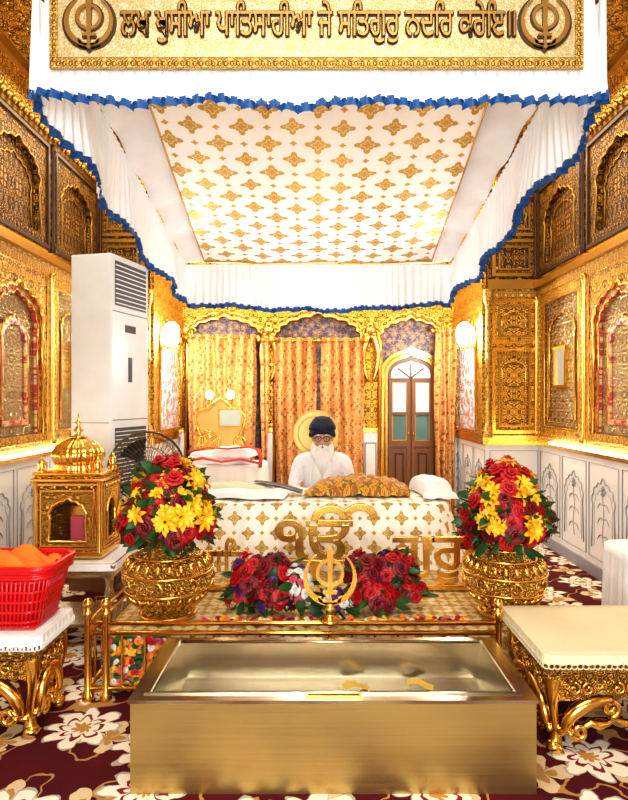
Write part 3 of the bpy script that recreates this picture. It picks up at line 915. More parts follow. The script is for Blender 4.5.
def pick_c(z,a):
    r=random.random()
    if r<.05: return (TR,purplep,.8)
    return (TR,redroseA if r<.52 else redroseB,1.05)
def pick_w(z,a):
    r=random.random()
    return (TR,whitep if r<.62 else (pinkp if r<.78 else purplep),.8)
arr=MB()
def rosepatch(c,rx,rz,n): arr.merge(bouquet(c,rx,rz,n,pick_c,.048,-.5,int(n*.9),rx*.7,jit=(.75,1.15),ls=(.06,.12)))
rosepatch((-.37,3.56,.46),.11,.13,24); rosepatch((-.24,3.53,.52),.10,.10,18); rosepatch((-.26,3.50,.39),.11,.09,22); rosepatch((-.43,3.58,.37),.08,.07,14)
rosepatch((.26,3.54,.50),.10,.12,20); rosepatch((.42,3.60,.51),.12,.11,22); rosepatch((.33,3.52,.39),.12,.08,20); rosepatch((.52,3.60,.40),.08,.07,12)
arr.merge(bouquet((-.11,3.46,.45),.07,.12,28,pick_w,.042,-.7,30,.05))
arr.merge(bouquet((.09,3.50,.36),.10,.07,22,pick_w,.038,-.7,30,.06))
arr.clampz(.308)
for i in range(150):
    x=random.uniform(-.62,.78); y=random.uniform(3.27,3.37)
    m=random.choice([yellowp,orangep,pinkp,whitep,redroseB,redroseA])
    place(arr,TR,(x,y,.310+random.uniform(0,.02)),(random.uniform(-.4,.4),-.3,1),random.uniform(.012,.022),m)
arr.obj('rose_flower_arrangement')
mb=bouquet((1.03,4.14,.60),.09,.09,24,pick_c,.045,-.7,16,.07,ls=(.05,.08))
mb.lathe([(.05,.305),(.06,.36),(.07,.42),(.045,.50),(.06,.52)],(1.03,4.14,0),gold,16); mb.obj('rose_vase')
mb=MB()
for i in range(260):
    x=random.uniform(-1.09,-.76); y=random.uniform(3.15,3.205); z=random.uniform(.03,.28)
    m=random.choice([orangep,yellowp,yellowp,pinkp,redroseA,whitep,leafm,leafm])
    place(mb,TR,(x,y,z),(random.uniform(-.4,.4),-1,random.uniform(-.1,.8)),random.uniform(.014,.026),m)
for k in range(5):
    zz=.06+.055*k
    mb.tube([(-1.08+.032*q,3.18,zz+.02*sin(q*1.1+k)) for q in range(11)],.02,orangep if k%2 else leafm,6)
mb.obj('marigold_garlands')

# ------------------------------------------------------------------ CARVED STOOLS
def stool(x0,x1,y0,y1,zt,name='carved_gold_stool'):
    e=empty(name,((x0+x1)/2,(y0+y1)/2,0)); mb=MB()
    mb.box(x0,x1,y0,y1,zt-.05,zt-.015,gold,bev=.008)
    mb.box(x0+.015,x1-.015,y0+.015,y1-.015,zt-.12,zt-.05,fil_urn,bev=.006)
    def apron(M,u0,u1):
        w=u1-u0; n=max(2,int(w/.16)); 
        o=[(u0,zt-.12),(u1,zt-.12)]
        k=40
        for i in range(k+1):
            u=u1-w*i/k; o.append((u,zt-.155-.035*abs(sin(PI*n*i/k))-.05*(1-sin(PI*i/k))**3))
        mb.plate(o,[],.02,fil_urn,M)
        for i in range(n):
            cu=u0+w*(i+.5)/n
            for sg in (-1,1): mb.tube([M@Vector((p[0],p[1],.025)) for p in scroll(cu+sg*.03,zt-.15,.028,1.1,sg,PI/2,16)],.006,gold,6)
        for sg,uu in ((1,u0),(-1,u1)):
            P=[]
            R=min(w*.42,.20)
            for i in range(17):
                a=PI*.5*i/16
                P.append((uu+sg*(.03+R*(1-cos(a))),.10+(zt-.30)*sin(a)))
            mb.tube([M@Vector((p[0],p[1],.01)) for p in P],[.016+.014*sin(PI*i/16) for i in range(17)],gold,8)
            mb.tube([M@Vector((p[0],p[1],.012)) for p in scroll(uu+sg*(R+.02),zt-.235,.042,1.3,sg,-PI/2,20)],.012,gold,7)
            mb.tube([M@Vector((p[0],p[1],.012)) for p in scroll(uu+sg*.085,.10,.038,1.3,sg,PI,20)],.012,gold,7)
        mb.tube([M@Vector((u0+w*i/16,.085+.05*sin(PI*i/16)+.012*sin(i*2.),0)) for i in range(17)],[.016+.006*sin(i*1.6) for i in range(17)],gold,8)
    apron(MF(0,y0+.03,0),x0+.05,x1-.05); apron(MF(0,y1-.01,0),x0+.05,x1-.05)
    apron(Matrix(((0,0,-1,x0+.03),(1,0,0,0),(0,1,0,0),(0,0,0,1))),y0+.05,y1-.05)
    apron(Matrix(((0,0,1,x1-.03),(1,0,0,0),(0,1,0,0),(0,0,0,1))),y0+.05,y1-.05)
    for lx,sx in ((x0+.04,-1),(x1-.04,1)):
        for ly,sy in ((y0+.04,-1),(y1-.04,1)):
            P=[];R=[]
            for i in range(15):
                q=i/14; z=(zt-.10)*(1-q)
                off=.025*sin(q*PI*2)
                P.append((lx+sx*off*.5,ly+sy*off*.5,max(.018,z))); R.append(.042-.024*sin(q*PI*.9) + (.012 if q>.93 else 0))
            mb.tube(P,R,gold,10)
            mb.ell((lx,ly,.028),(.036,.036,.028),gold,seg=12,ring=8)
            mb.ell((lx,ly-.0,zt-.10),(.045,.045,.035),fil_urn,seg=12,ring=8)
    mb.obj('frame',e)
    return e
def lace(mb,x0,x1,y0,y1,z,mat):
    pts=rrect((x1-x0)/2+.016,(y1-y0)/2+.016,.03,110); cx,cy=(x0+x1)/2,(y0+y1)/2
    for i,(px,py,nx,ny) in enumerate(pts):
        tx,ty=-ny,nx
        mb.tube([(cx+px+tx*.013*cos(k*PI/5),cy+py+ty*.013*cos(k*PI/5),z+.012*sin(k*PI/5)) for k in range(10)],.003,mat,5,True)
e=stool(.965,1.62,2.60,3.19,.435)
mb=MB(); mb.drape(.957,1.628,2.592,3.198,.438,.405,cream,flare=.004,amp=.002,nf=44,rad=.03,n=440,scallop=.010); lace(mb,.957,1.628,2.592,3.198,.392,cream); mb.obj('lace_cover',e)
e=stool(-1.80,-1.235,2.72,3.08,.465)
mb=MB(); mb.drape(-1.808,-1.227,2.712,3.088,.468,.43,whitecloth,flare=.004,amp=.002,nf=44,rad=.03,n=440,scallop=.010); lace(mb,-1.808,-1.227,2.712,3.088,.418,whitecloth); mb.obj('lace_cover',e)

# red basket
cxb,cyb=-1.51,2.905
e=empty('red_basket',(cxb,cyb,.48)); mb=MB()
bz0,bz1=.476,.745
def bl(k): return (.245+.06*k,.135+.03*k)
for k in (0,.08,.25,.42,.59,.76,.92):
    hx,hy=bl(k); pts=rrect(hx,hy,.06,64)
    mb.tube([(cxb+p[0],cyb+p[1],bz0+.008+(bz1-bz0)*k) for p in pts],.007,redplastic,6,True)
pa=rrect(*bl(0),.06,84);pb=rrect(*bl(1),.06,84)
for i in range(84):
    mb.tube([(cxb+pa[i][0],cyb+pa[i][1],bz0+.006),(cxb+pb[i][0],cyb+pb[i][1],bz1)],.0065,redplastic,5)
hx,hy=bl(1);pts=rrect(hx+.012,hy+.012,.07,64)
mb.tube([(cxb+p[0],cyb+p[1],bz1+.004) for p in pts],.016,redplastic,8,True)
pts=rrect(hx+.008,hy+.008,.07,64)
for k in range(3): mb.tube([(cxb+p[0],cyb+p[1],bz1-.012-.012*k) for p in pts],.009,redplastic,6,True)
hx,hy=bl(0); mb.box(cxb-hx,cxb+hx,cyb-hy,cyb+hy,bz0,bz0+.008,redplastic)
pa=rrect(hx-.006,hy-.006,.06,48);q=bl(.95);pb=rrect(q[0]-.008,q[1]-.008,.06,48)
mb.add([(cxb+p[0],cyb+p[1],bz0+.01) for p in pa]+[(cxb+p[0],cyb+p[1],bz1-.01) for p in pb],[(i,(i+1)%48,48+(i+1)%48,48+i) for i in range(48)],redplastic,None,True)
mb.obj('basket',e)
mb=MB()
def oc(a,b):
    u=a*2-1;v=b*2-1; r=max(abs(u),abs(v))
    return (cxb+u*.27-.02,cyb+v*.145,bz1-.02+.07*(1-r**2)+.04*noise.noise(Vector((u*3,v*3,1)))+.012*sin(u*9+v*6))
mb.grid(oc,40,30,orangec)
mb.obj('saffron_cloths',e)

mb=MB(); mb.drape(1.95,2.27,3.86,4.26,.545,.02,whitecloth,flare=.02,amp=.006,nf=14,rad=.07,n=200,hump=lambda x,y:.010*sin(x*6)*sin(y*5))
mb.box(1.98,2.25,3.89,4.23,0,.53,wood_lt); mb.obj('covered_seat')

# ------------------------------------------------------------------ LEFT TABLE + DOMED SHRINE BOX
silver=simple('silvered_metal',(.70,.66,.56),1,.2)
e=empty('side_table',(-1.52,3.95,0)); mb=MB()
mb.box(-1.84,-1.20,3.66,4.16,.50,.53,silver,bev=.008)
mb.box(-1.82,-1.22,3.68,4.14,.44,.50,silver,bev=.006)
for x in (-1.79,-1.25):
    for y in (3.71,4.11): mb.lathe([(.02,0),(.03,.02),(.02,.05),(.018,.30),(.03,.34),(.02,.38),(.028,.44)],(x,y,0),silver,12)
mb.box(-1.80,-1.24,3.70,4.12,.14,.16,silver)
mb.obj('table_frame',e)
mb=MB(); mb.drape(-1.83,-1.21,3.67,4.15,.533,.49,whitecloth,flare=.004,amp=.003,nf=30,rad=.03,n=200); mb.obj('cloth',e)
bx0,bx1,by0,by1=-1.71,-1.31,3.74,4.08
e=empty('domed_gold_shrine_box',(-1.51,3.91,.54)); mb=MB()
z0=.546
mb.box(bx0-.01,bx1+.01,by0-.01,by1+.01,z0,z0+.04,gold,bev=.006)
Mf=MF(0,by0+.02,0)
zt=z0+.46
def lattice(M,u0,u1):
    c=(u0+u1)/2;w=u1-u0
    A=arch(w-.17,z0+.24,.11,z0+.10,7,.07,.1,c,50)
    mb.plate(rect(u0,u1,z0+.04,zt),[A],.02,fil_urn,M)
    mb.tube([M@Vector((p[0],p[1],.022)) for p in A],.009,gold,6,True)
    frame(mb,M,u0+.01,u1-.01,z0+.05,zt-.01,.012,.03,gold)
    frame(mb,M,u0+.035,u1-.035,z0+.07,zt-.05,.008,.028,gold)
    for k in range(5):
        uu=u0+.05+(w-.1)*k/4
        mb.ell(M@Vector((uu,zt-.03,.03)),(.012,.012,.012),gold,seg=8,ring=6)
lattice(Mf,bx0,bx1)
lattice(Matrix(((0,0,1,bx1-.02),(1,0,0,0),(0,1,0,0),(0,0,0,1))),by0+.02,by1)
mb.box(bx0,bx0+.02,by0+.02,by1,z0+.04,zt,fil_urn); mb.box(bx0,bx1,by1-.02,by1,z0+.04,zt,fil_urn)
mb.box(bx0-.02,bx1+.02,by0-.02,by1+.02,zt,zt+.02,gold,bev=.005); mb.box(bx0,bx1,by0,by1,zt+.02,zt+.04,fil_urn); mb.box(bx0-.012,bx1+.012,by0-.012,by1+.012,zt+.04,zt+.055,gold,bev=.004)
c=((bx0+bx1)/2,(by0+by1)/2,zt+.055)
mb.lathe([(.13,0),(.137,.015),(.125,.03),(.135,.05),(.15,.085),(.147,.12),(.125,.155),(.08,.185),(.035,.205),(.02,.21)],c,gold,96,rib=.07,nrib=24)
mb.lathe([(.05,.202),(.055,.21),(.02,.218),(.015,.23),(.030,.25),(.015,.268),(.008,.28),(.020,.295),(.008,.31),(.002,.36)],c,gold,16)
for x in (bx0+.03,bx1-.03):
    for y in (by0+.03,by1-.03):
        mb.lathe([(.025,0),(.028,.01),(.015,.02),(.026,.045),(.018,.07),(.006,.08),(.002,.11)],(x,y,zt+.055),gold,12)
        mb.lathe([(.020,0),(.014,.05),(.014,.35),(.02,.42)],(x+(-.022 if x<-1.5 else .022),y+(-.03 if y<3.9 else .03),z0+.04),gold,10)
mb.box(c[0]-.05,c[0]+.05,c[1],c[1]+.02,z0+.05,z0+.22,pinkp)
mb.box(c[0]-.10,c[0]+.10,c[1]+.02,c[1]+.03,z0+.04,z0+.28,gold)
mb.obj('box_body',e)

# ------------------------------------------------------------------ AIR CONDITIONER
e=empty('floor_standing_air_conditioner',(-1.6,5.0,.75))
d=Vector((.23,.973,0)).normalized(); pvec=Vector((-.973,.23,0)).normalized()
Ma=Matrix(((d.x,pvec.x,0,-1.60),(d.y,pvec.y,0,4.80),(0,0,1,0),(0,0,0,1)))
mb=MB()
zb,zt=.62,2.645
mb.box(0,.58,0,.36,zb,zt,acwhite,Ma,bev=.018)
mb.obj('cabinet',e)
mb=MB()
mb.box(.05,.53,-.004,.02,zt-.40,zt-.05,acgrey,Ma)
for k in range(9): mb.box(.055,.525,-.010,.004,zt-.385+k*.037,zt-.376+k*.037,acwhite,Ma)
mb.box(.05,.53,-.004,.02,zb+.12,zb+.66,acgrey,Ma)
for k in range(17): mb.box(.055,.525,-.010,.004,zb+.13+k*.031,zb+.137+k*.031,acwhite,Ma)
mb.box(.20,.36,-.004,.01,zt-.60,zt-.54,black,Ma)
mb.box(.25,.30,-.006,.01,zt-1.0,zt-.80,acgrey,Ma)
mb.box(.02,.56,-.003,.01,zb+.72,zb+.726,acgrey,Ma); mb.box(.02,.56,-.003,.01,zt-.45,zt-.444,acgrey,Ma)
mb.box(-.002,.01,.02,.34,zb+.7,zb+.704,acgrey,Ma)
mb.obj('grilles',e)
mb=MB(); mb.box(-.01,.59,-.01,.37,0,zb,wood_lt,Ma,bev=.006)
for k in range(3): mb.box(.03+.18*k,.17+.18*k,-.016,-.008,.06,zb-.06,wood,Ma)
mb.obj('plinth',e)

# ------------------------------------------------------------------ PEDESTAL FAN
e=empty('pedestal_fan',(-1.30,4.35,0)); mb=MB()
fc=Vector((-1.23,4.46,1.00)); R=.27
ax=Vector((.45,-.88,.05)).normalized(); q=ax.to_track_quat('Z','Y').to_matrix().to_4x4(); Mq=Matrix.Translation(fc)@q
wire=simple('bronze_fan_wire',(.12,.075,.04),.7,.35)
for sgn in (1,-1):
    for i in range(44):
        a=2*PI*i/44
        mb.tube([(r*cos(a+.25*r/R),r*sin(a+.25*r/R),sgn*(.085*math.sqrt(max(0,1-(r/R)**2.4)))) for r in (.05,.12,.19,.24,R)],.0018,wire,4,M=Mq)
    for r,z in ((.05,.083),(.16,.07),(.235,.045)):
        mb.tube([(r*cos(2*PI*k/36),r*sin(2*PI*k/36),sgn*z) for k in range(36)],.0025,wire,5,True,M=Mq)
mb.tube([(R*cos(2*PI*k/48),R*sin(2*PI*k/48),0) for k in range(48)],.009,wire,8,True,M=Mq)
mb.lathe([(.001,.09),(.045,.09),(.05,.08),(.05,.07)],(0,0,0),gold,20,M=Mq)
mb.lathe([(.001,.03),(.04,.03),(.045,-.02),(.001,-.02)],(0,0,0),black,20,M=Mq)
for k in range(3):
    def bf(a,b,k=k):
        an=2*PI*k/3+(a-.5)*(.5+.6*b); r=.04+.18*b
        return (r*cos(an),r*sin(an),.02*(a-.5)*2*(1))
    mb.grid(bf,8,6,black,M=Mq)
mb.obj('cage_and_blades',e)
mb=MB()
mb.lathe([(.001,-.08),(.05,-.08),(.06,-.12),(.05,-.2),(.001,-.22)],(0,0,0),black,20,M=Mq)
base=fc-ax*.14
mb.cyl((base.x,base.y,.03),(base.x,base.y,.72),.016,black); mb.cyl((base.x,base.y,.7),(base.x,base.y,fc.z),.011,wire)
mb.lathe([(.001,.0),(.13,0),(.13,.012),(.09,.03),(.03,.05),(.02,.06)],(base.x,base.y,0),black,32)
mb.obj('stand',e)

# ------------------------------------------------------------------ BACK FURNITURE
e=empty('gold_mirror_stand',(-1.14,7.4,0)); mb=MB()
cx=-1.15;yy=7.35; Mg=MF(cx,yy,.88)
out=[(-.26,0),(-.27,.1),(-.23,.2),(-.27,.3),(-.30,.42),(-.24,.50),(-.14,.52),(-.08,.58),(0,.64),(.08,.58),(.14,.52),(.24,.50),(.30,.42),(.27,.3),(.23,.2),(.27,.1),(.26,0)][::-1]
mb.plate(out,[],.05,palegold,Mg)
mb.tube([Mg@Vector((p[0],p[1],.05)) for p in out],.018,gold,8)
for k in range(4):
    mb.tube([Mg@Vector((q[0]*.3-.14,q[1]*.3+.12+.1*k*0,.055)) for q in scroll(0,0,.5,1.2,1,k*1.5)],.008,gold,6)
mb.box(cx-.02,cx+.26,yy-.09,yy-.05,1.18,1.40,gold); mb.box(cx+0,cx+.24,yy-.095,yy-.08,1.20,1.38,paper)
mb.box(cx-.32,cx+.32,yy-.22,yy+.1,.80,.88,gold,bev=.01); mb.box(cx-.29,cx+.29,yy-.19,yy+.08,.06,.80,fil_urn)
mb.box(cx-.31,cx+.31,yy-.21,yy+.09,0,.06,gold)
for sg in (-1,1):
    mb.tube([(cx+sg*x,yy-.05,.88+z) for x,z in scroll(.22,.12,.08,1.2,1)],.015,gold,7)
mb.obj('stand_body',e)
mb=MB()
for px in (-.13,.12):
    mb.lathe([(.012,.56),(.02,.60),(.03,.62),(.03,.64)],(cx+px,yy-.03,.88),gold,12)
    mb.ell((cx+px,yy-.04,.88+.68),(.045,.045,.05),bulb)
mb.obj('bulbs',e)

e=empty('covered_scripture_bed',(-1.1,6.6,0)); mb=MB()
mb.box(-1.40,-.62,6.45,7.0,0,.80,wood_lt)
mb.drape(-1.44,-.58,6.46,7.04,.82,.30,whitecloth,flare=.03,amp=.012,nf=18,rad=.06,n=220)
mb.grid(wc(-1.08,6.74,.34,.22,.12,.1,.825),30,20,whitecloth)
mb.grid(wc(-.90,6.66,.22,.16,.10,-.2,.90),30,20,whitecloth)
mb.obj('bed',e)
mb=MB()
mb.tube([(-1.42,6.45,.85),(-1.2,6.43,.90),(-1.0,6.43,.86),(-.8,6.43,.89),(-.6,6.43,.84)],.028,redtrim,8,flat=.5)
mb.tube([(-1.38,6.58,.95),(-1.15,6.53,1.0),(-.95,6.50,.99),(-.72,6.48,1.01),(-.60,6.44,.98)],.022,redtrim,8,flat=.5)
mb.tube([(-.62,6.44,.99),(-.59,6.42,.9),(-.60,6.41,.8)],.02,redtrim,8)
mb.obj('red_border',e)

e=empty('round_gold_backrest',(-.02,6.28,.3)); mb=MB()
Mh=MF(-.02,6.27,1.16)
mb.plate([(.23*cos(2*PI*k/48),.23*sin(2*PI*k/48)) for k in range(48)],[],.02,palegold,Mh)
for r in (.23,.18): mb.tube([Mh@Vector((r*cos(2*PI*k/48),r*sin(2*PI*k/48),.022)) for k in range(48)],.006,palegold,8,True)
mb.cyl((-.02,6.27,.31),(-.02,6.27,.96),.02,gold)
mb.lathe([(.001,0),(.07,0),(.07,.02),(.03,.05)],(-.02,6.27,.302),gold,24)
mb.obj('disc',e)

def sconce(x,y,z,sg):
    e=empty('wall_lamp',(x,y,z)); mb=MB()
    mb.cyl((x,y,z),(x-sg*.12,y,z),.014,gold); mb.lathe([(.05,-.0),(.07,.02),(.04,.03)],(x-sg*.12,y,z-.03),gold,16)
    mb.ell((x-sg*.005,y,z),(.012,.05,.07),gold)
    mb.obj('bracket',e)
    mb=MB(); mb.lathe([(.04,0),(.075,.05),(.085,.14),(.075,.23),(.03,.27),(.001,.27)],(x-sg*.12,y,z),bulb,20); mb.obj('shade',e)
sconce(XI-.05,6.95,2.10,1); sconce(-XI+.05,6.95,2.10,-1)

# ------------------------------------------------------------------ PERSON
px_,py_=.04,5.82
mb=MB(); mb.drape(px_-.40,px_+.40,5.58,6.14,.42,.305,whitecloth,flare=.01,amp=.004,nf=20,rad=.10,n=160); mb.obj('floor_cushion')
e=empty('seated_reader',(px_,py_,.42))
def remeshed(mb,name,vox,mat,smooth=4):
    o=mb.obj(name,e)
    r=o.modifiers.new('r','REMESH'); r.mode='VOXEL'; r.voxel_size=vox; r.use_smooth_shade=True
    s=o.modifiers.new('s','SMOOTH'); s.iterations=smooth; s.factor=.5
    return o
def interp(pts,n):
    out=[]
    P=[Vector(p) for p in pts]; P=[P[0]]+P+[P[-1]]
    for i in range(1,len(P)-2):
        for k in range(n):
            t=k/n;p0,p1,p2,p3=P[i-1],P[i],P[i+1],P[i+2]
            out.append(.5*((2*p1)+(p2-p0)*t+(2*p0-5*p1+4*p2-p3)*t*t+(3*p1-p0-3*p2+p3)*t**3))
    out.append(P[-2]); return out
def limb(mb,pts,mat,n=6,seg=14):
    Q=interp([Vector(p) for p in pts],n)
    mb.tube([q[:3] for q in Q],[max(.003,q[3]) for q in Q],mat,seg)
    mb.ell(pts[0][:3],(pts[0][3],)*3,mat,seg=12,ring=8); mb.ell(pts[-1][:3],(pts[-1][3],)*3,mat,seg=12,ring=8)
BY=.02
mb=MB()
secs=[(.44,.19,.15,5.84),(.52,.19,.155,5.83),(.62,.175,.14,5.81),(.72,.175,.13,5.80),(.82,.19,.13,5.79),(.90,.20,.125,5.79),(.95,.19,.11,5.79),(.985,.14,.09,5.785),(1.01,.085,.075,5.775),(1.05,.064,.064,5.765)]
v=[];f=[];S=28
for (z,a,b,yc) in secs:
    for i in range(S):
        t=2*PI*i/S; v.append((px_+a*cos(t),yc+BY+b*sin(t),z))
for j in range(len(secs)-1):
    for i in range(S): f.append((j*S+i,j*S+(i+1)%S,(j+1)*S+(i+1)%S,(j+1)*S+i))
f.append(list(range(S))[::-1]); f.append([(len(secs)-1)*S+i for i in range(S)])
mb.add(v,f,kurta,None,True)
for sg in (-1,1):
    limb(mb,[(px_+sg*.13,5.81,.950,.068),(px_+sg*.20,5.81,.918,.070),(px_+sg*.238,5.80,.82,.064),(px_+sg*.262,5.76,.70,.058),(px_+sg*.22,5.69,.65,.054),(px_+sg*.13,5.625,.63,.048)],kurta)
    limb(mb,[(px_+sg*.10,5.86,.52,.10),(px_+sg*.22,5.80,.505,.085),(px_+sg*.32,5.73,.490,.070),(px_+sg*.22,5.67,.475,.058),(px_+sg*.02,5.645,.468,.048),(px_-sg*.08,5.65,.462,.040)],kurta)
remeshed(mb,'body_in_kurta',.011,kurta,5)
mb=MB()
mb.tube([(px_+.078*cos(2*PI*k/24),5.785+.07*sin(2*PI*k/24),1.018+.012*sin(2*PI*k/24)) for k in range(24)],.014,kurta,8,True)
for sg in (-1,1):
    mb.tube([(px_+sg*(.09+.006*k),5.695+.004*k if k>3 else 5.71-.01*k,.985-.06*k) for k in range(7)],[.006,.009,.010,.010,.010,.009,.004],kurta,8)
    for k in range(4):
        mb.tube([(px_+sg*(.17+.08*t),5.745-.02*t,.90-.065*k-.05*t) for t in (0,.3,.6,.9)],[.002,.009,.009,.002],kurta,6)
mb.obj('collar_and_folds',e)
mb=MB()
for sg in (-1,1):
    limb(mb,[(px_-sg*.08,5.65,.455,.034),(px_-sg*.14,5.635,.452,.034),(px_-sg*.21,5.63,.450,.026)],skin)
    for k in range(5): mb.ell((px_-sg*(.235-.004*k),5.61+.011*k,.450),(.012,.008-.0006*k,.009),skin,seg=8,ring=6)
remeshed(mb,'feet',.005,skin,2)
HS=1.15
hc=Vector((px_,5.745,1.146)); tilt=Matrix.Translation(hc)@Matrix.Rotation(math.radians(5),4,'X')@Matrix.Scale(HS,4)
mb=MB()
mb.ell((0,.01,.02),(.072,.092,.10),skin,M=tilt)
mb.ell((0,-.03,-.045),(.056,.055,.062),skin,M=tilt)
mb.ell((0,-.075,-.085),(.025,.022,.02),skin,M=tilt)
mb.tube([(0,-.080,.022),(0,-.098,-.002),(0,-.114,-.022),(0,-.090,-.033)],[.008,.011,.015,.010],skin,10,M=tilt)
for sg in (-1,1):
    mb.ell((sg*.012,-.098,-.026),(.009,.010,.007),skin,M=tilt,seg=10,ring=6)
    mb.ell((sg*.040,-.064,-.012),(.024,.022,.020),skin,M=tilt)
    mb.tube([(sg*.012,-.085,.032),(sg*.032,-.085,.038),(sg*.056,-.068,.030)],[.006,.008,.005],skin,8,M=tilt)
    mb.ell((sg*.076,.012,-.002),(.010,.020,.031),skin,M=tilt); mb.ell((sg*.078,.006,-.025),(.007,.010,.012),skin,M=tilt)
mb.tube([(0,.02,-.05),(0,.03,-.09),(0,.040,-.12)],[.052,.050,.054],skin,16,M=tilt)
remeshed(mb,'head',.0045,skin,3)
mb=MB()
eyew=simple('eye_white',(.8,.78,.74),0,.2); lip=simple('lips',(.38,.14,.11),0,.5)
for sg in (-1,1):
    mb.ell((sg*.031,-.073,.010),(.012,.012,.008),eyew,M=tilt,seg=12,ring=8)
    mb.ell((sg*.031,-.082,.008),(.0055,.005,.0055),black,M=tilt,seg=10,ring=6)
    mb.tube([(sg*.018,-.084,.014),(sg*.031,-.089,.019),(sg*.045,-.078,.014)],.0025,skin,6,M=tilt)
    mb.tube([(sg*.014,-.092,.034),(sg*.034,-.095,.040),(sg*.056,-.076,.032)],[.003,.006,.003],hairw,6,M=tilt)
mb.tube([(-.02,-.089,-.052),(0,-.097,-.050),(.02,-.089,-.052)],[.003,.006,.003],lip,8,M=tilt)
mb.tube([(-.018,-.088,-.060),(0,-.096,-.061),(.018,-.088,-.060)],[.003,.006,.003],lip,8,M=tilt)
mb.obj('eyes_and_mouth',e)
mb=MB()
for sg in (-1,1):
    mb.tube([(sg*.033+.024*cos(2*PI*k/24),-.100+abs(.006*cos(2*PI*k/24)),.008+.019*sin(2*PI*k/24)) for k in range(24)],.0026,black,6,True,M=tilt)
    mb.tube([(sg*.057,-.094,.012),(sg*.076,-.05,.012),(sg*.083,.0,.012),(sg*.082,.02,-.005)],.002,black,6,M=tilt)
mb.tube([(-.010,-.102,.012),(0,-.106,.015),(.010,-.102,.012)],.0024,black,6,M=tilt)
mb.obj('spectacles',e)
mb=MB()
BM=Matrix.Translation(hc)@Matrix.Rotation(math.radians(3),4,'X')@Matrix.Scale(HS,4)
def beardf(a,b):
    an=(a-.5)*PI*1.15
    zc=-.062-.235*b
    w=(.074+.020*sin(PI*min(1,b*1.5)))*(1-max(0,b-.35)**1.3*1.25)
    rad=1+.10*noise.noise(Vector((a*26,b*2.0,0)))+.06*noise.noise(Vector((a*60,b*3.0,5)))
    x=sin(an)*w*rad; y=-.005-cos(an)*(.088-.008*b)*rad*(1-.25*b) 
    top=.055*(abs(a-.5)*2)**2*(1-b)
    return (x,y-.01*sin(b*3),zc+top)
mb.grid(beardf,90,30,hairw,M=BM)
for sg in (-1,1):
    for k in range(5):
        o_=.003*k
        mb.tube([(sg*.004,-.101,-.040-o_*.8),(sg*.022,-.103,-.046-o_),(sg*.042,-.090,-.060-o_*1.5),(sg*(.054),-.078,-.08-o_*2)],[.003,.005,.005,.002],hairw,6,M=tilt)
for k in range(70):
    a=random.uniform(.06,.94); p0=Vector(beardf(a,.12));p1=Vector(beardf(a,.55));p2=Vector(beardf(.5+(a-.5)*.8,.97))
    p2.z-=random.uniform(0,.03)
    mb.tube([p0,p1,p2],[.003,.0045,.001],hairw,5,M=BM)
mb.obj('beard',e,recalc=False)
mb=MB()
mb.ell((0,.018,.082),(.094,.112,.080),turb,M=tilt,seg=28,ring=16)
def band(zr,rx,ry,rollr,r,lift):
    P=[]
    for k in range(48):
        a=2*PI*k/48
        x=rx*cos(a);y=ry*sin(a)
        z=zr+x*rollr-lift*sin(a)*(1 if sin(a)<0 else .3)
        P.append((x,y+.015,z))
    mb.tube(P,r,turb,10,True,M=tilt,flat=1.3)
for k in range(6):
    q=k/5
    rx=.096-.043*q**1.6; ry=.108-.048*q**1.6
    for sg in (-1,1):
        band(.050+.094*q,rx,ry,sg*.30*(1-.3*q),.0135,.030*(1-q))
mb.ell((0,.02,.150),(.06,.07,.028),turb,M=tilt)
mb.obj('turban',e)
for sg in (-1,1):
    mb=MB()
    w=Vector((px_+sg*.125,5.615,.625))
    fwd=Vector((-sg*.75,-.35,-.50)).normalized(); side=Vector((-sg*.4,.8,0)).normalized(); up=fwd.cross(side).normalized()
    side=up.cross(fwd).normalized()
    if up.z<0: up=-up
    def W(a,b,c): return w+fwd*a+side*b+up*c
    limb(mb,[(*W(-.03,0,0),.026),(*W(.01,0,0),.026),(*W(.045,0,.004),.030)],skin)
    for k,(b,L) in enumerate(((.030,.068),(.011,.078),(-.009,.072),(-.028,.056))):
        limb(mb,[(*W(.03,b*.8,.0),.012),(*W(.075,b,.006),.0095),(*W(.075+L*.4,b*1.05,.002),.0088),(*W(.075+L*.72,b*1.05,-.014),.008),(*W(.075+L*.85,b,-.030),.0068)],skin,4,10)
    limb(mb,[(*W(.01,.022,-.004),.014),(*W(.035,.046,-.008),.0115),(*W(.062,.056,-.016),.0095),(*W(.085,.052,-.024),.0075)],skin,4,10)
    remeshed(mb,'hand_right' if sg<0 else 'hand_left',.0035,skin,1)

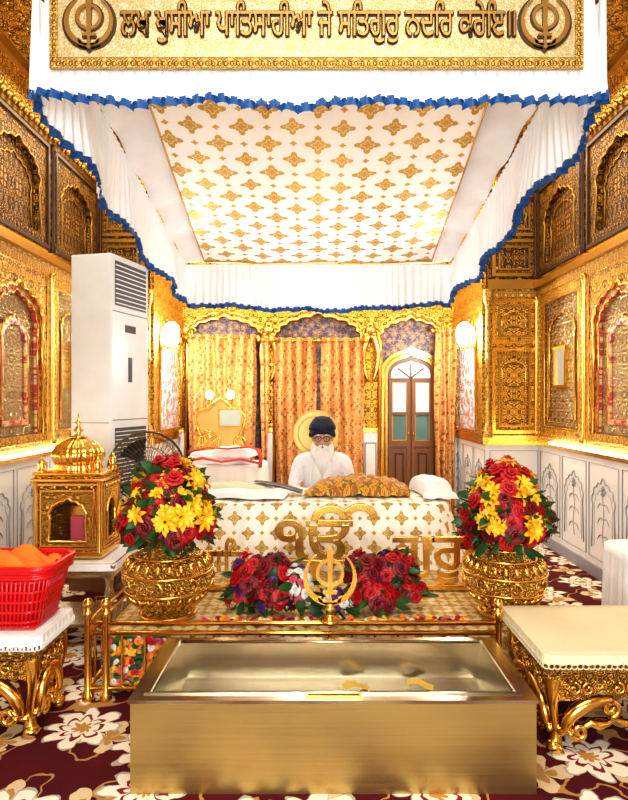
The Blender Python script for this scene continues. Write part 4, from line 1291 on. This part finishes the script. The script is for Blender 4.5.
# ------------------------------------------------------------------ LIGHTS
def area(name,loc,rot,size,sy,en,col=(1,.93,.82)):
    l=bpy.data.lights.new(name,'AREA'); l.shape='RECTANGLE'; l.size=size; l.size_y=sy; l.energy=en; l.color=col
    o=bpy.data.objects.new(name,l); o.location=loc; o.rotation_euler=rot; scene.collection.objects.link(o); return o
area('ceiling_fill_front',(0,1.2,3.95),(0,0,0),2.2,1.0,80,(1,.95,.88))  # added fill over the front area, no fixture modelled
area('entrance_fill',(0,-1.1,1.6),(math.radians(108),0,0),2.2,1.8,170,(.93,.96,1))  # added fill behind the camera, tilted up to brighten the canopy
area('ceiling_fill_back',(0,7.4,3.9),(0,0,0),3.0,.7,62,(1,.88,.68))  # added fill near the back wall, no visible fitting
area('ceiling_fill_right',(1.93,4.8,3.9),(0,0,0),.4,3.4,28,(1,.88,.66))  # added fill strip between canopy and right wall, unseen source
area('ceiling_fill_left',(-1.93,4.8,3.9),(0,0,0),.4,3.4,28,(1,.88,.66))  # added fill strip between canopy and left wall, unseen source
def pt(name,loc,en,col=(1,.85,.6),r=.06):
    l=bpy.data.lights.new(name,'POINT'); l.energy=en; l.color=col; l.shadow_soft_size=r
    o=bpy.data.objects.new(name,l); o.location=loc; scene.collection.objects.link(o)
pt('wall_lamp_light_right',(XI-.34,6.95,2.25),46,(1,.94,.84)); pt('wall_lamp_light_left',(-XI+.34,6.95,2.25),46,(1,.94,.84))
pt('under_canopy_fill',(0,5.7,2.1),24,(.97,.97,1),.35)  # invisible fill added to lift the canopy underside, not a real lamp
w=bpy.data.worlds.new('World'); scene.world=w; w.use_nodes=True
bg_=w.node_tree.nodes['Background']; bg_.inputs[0].default_value=(.95,.96,1,1); bg_.inputs[1].default_value=.7

cam=bpy.data.cameras.new('camera'); co=bpy.data.objects.new('camera',cam); scene.collection.objects.link(co)
co.location=(0,0,1.5); co.rotation_euler=(math.radians(90),0,0)
cam.lens=27.9; cam.sensor_width=36; cam.shift_x=-.005; cam.clip_start=.05
scene.camera=co
scene.view_settings.view_transform='Standard'
try: scene.view_settings.look='Medium High Contrast'
except Exception: pass
scene.view_settings.exposure=0.12
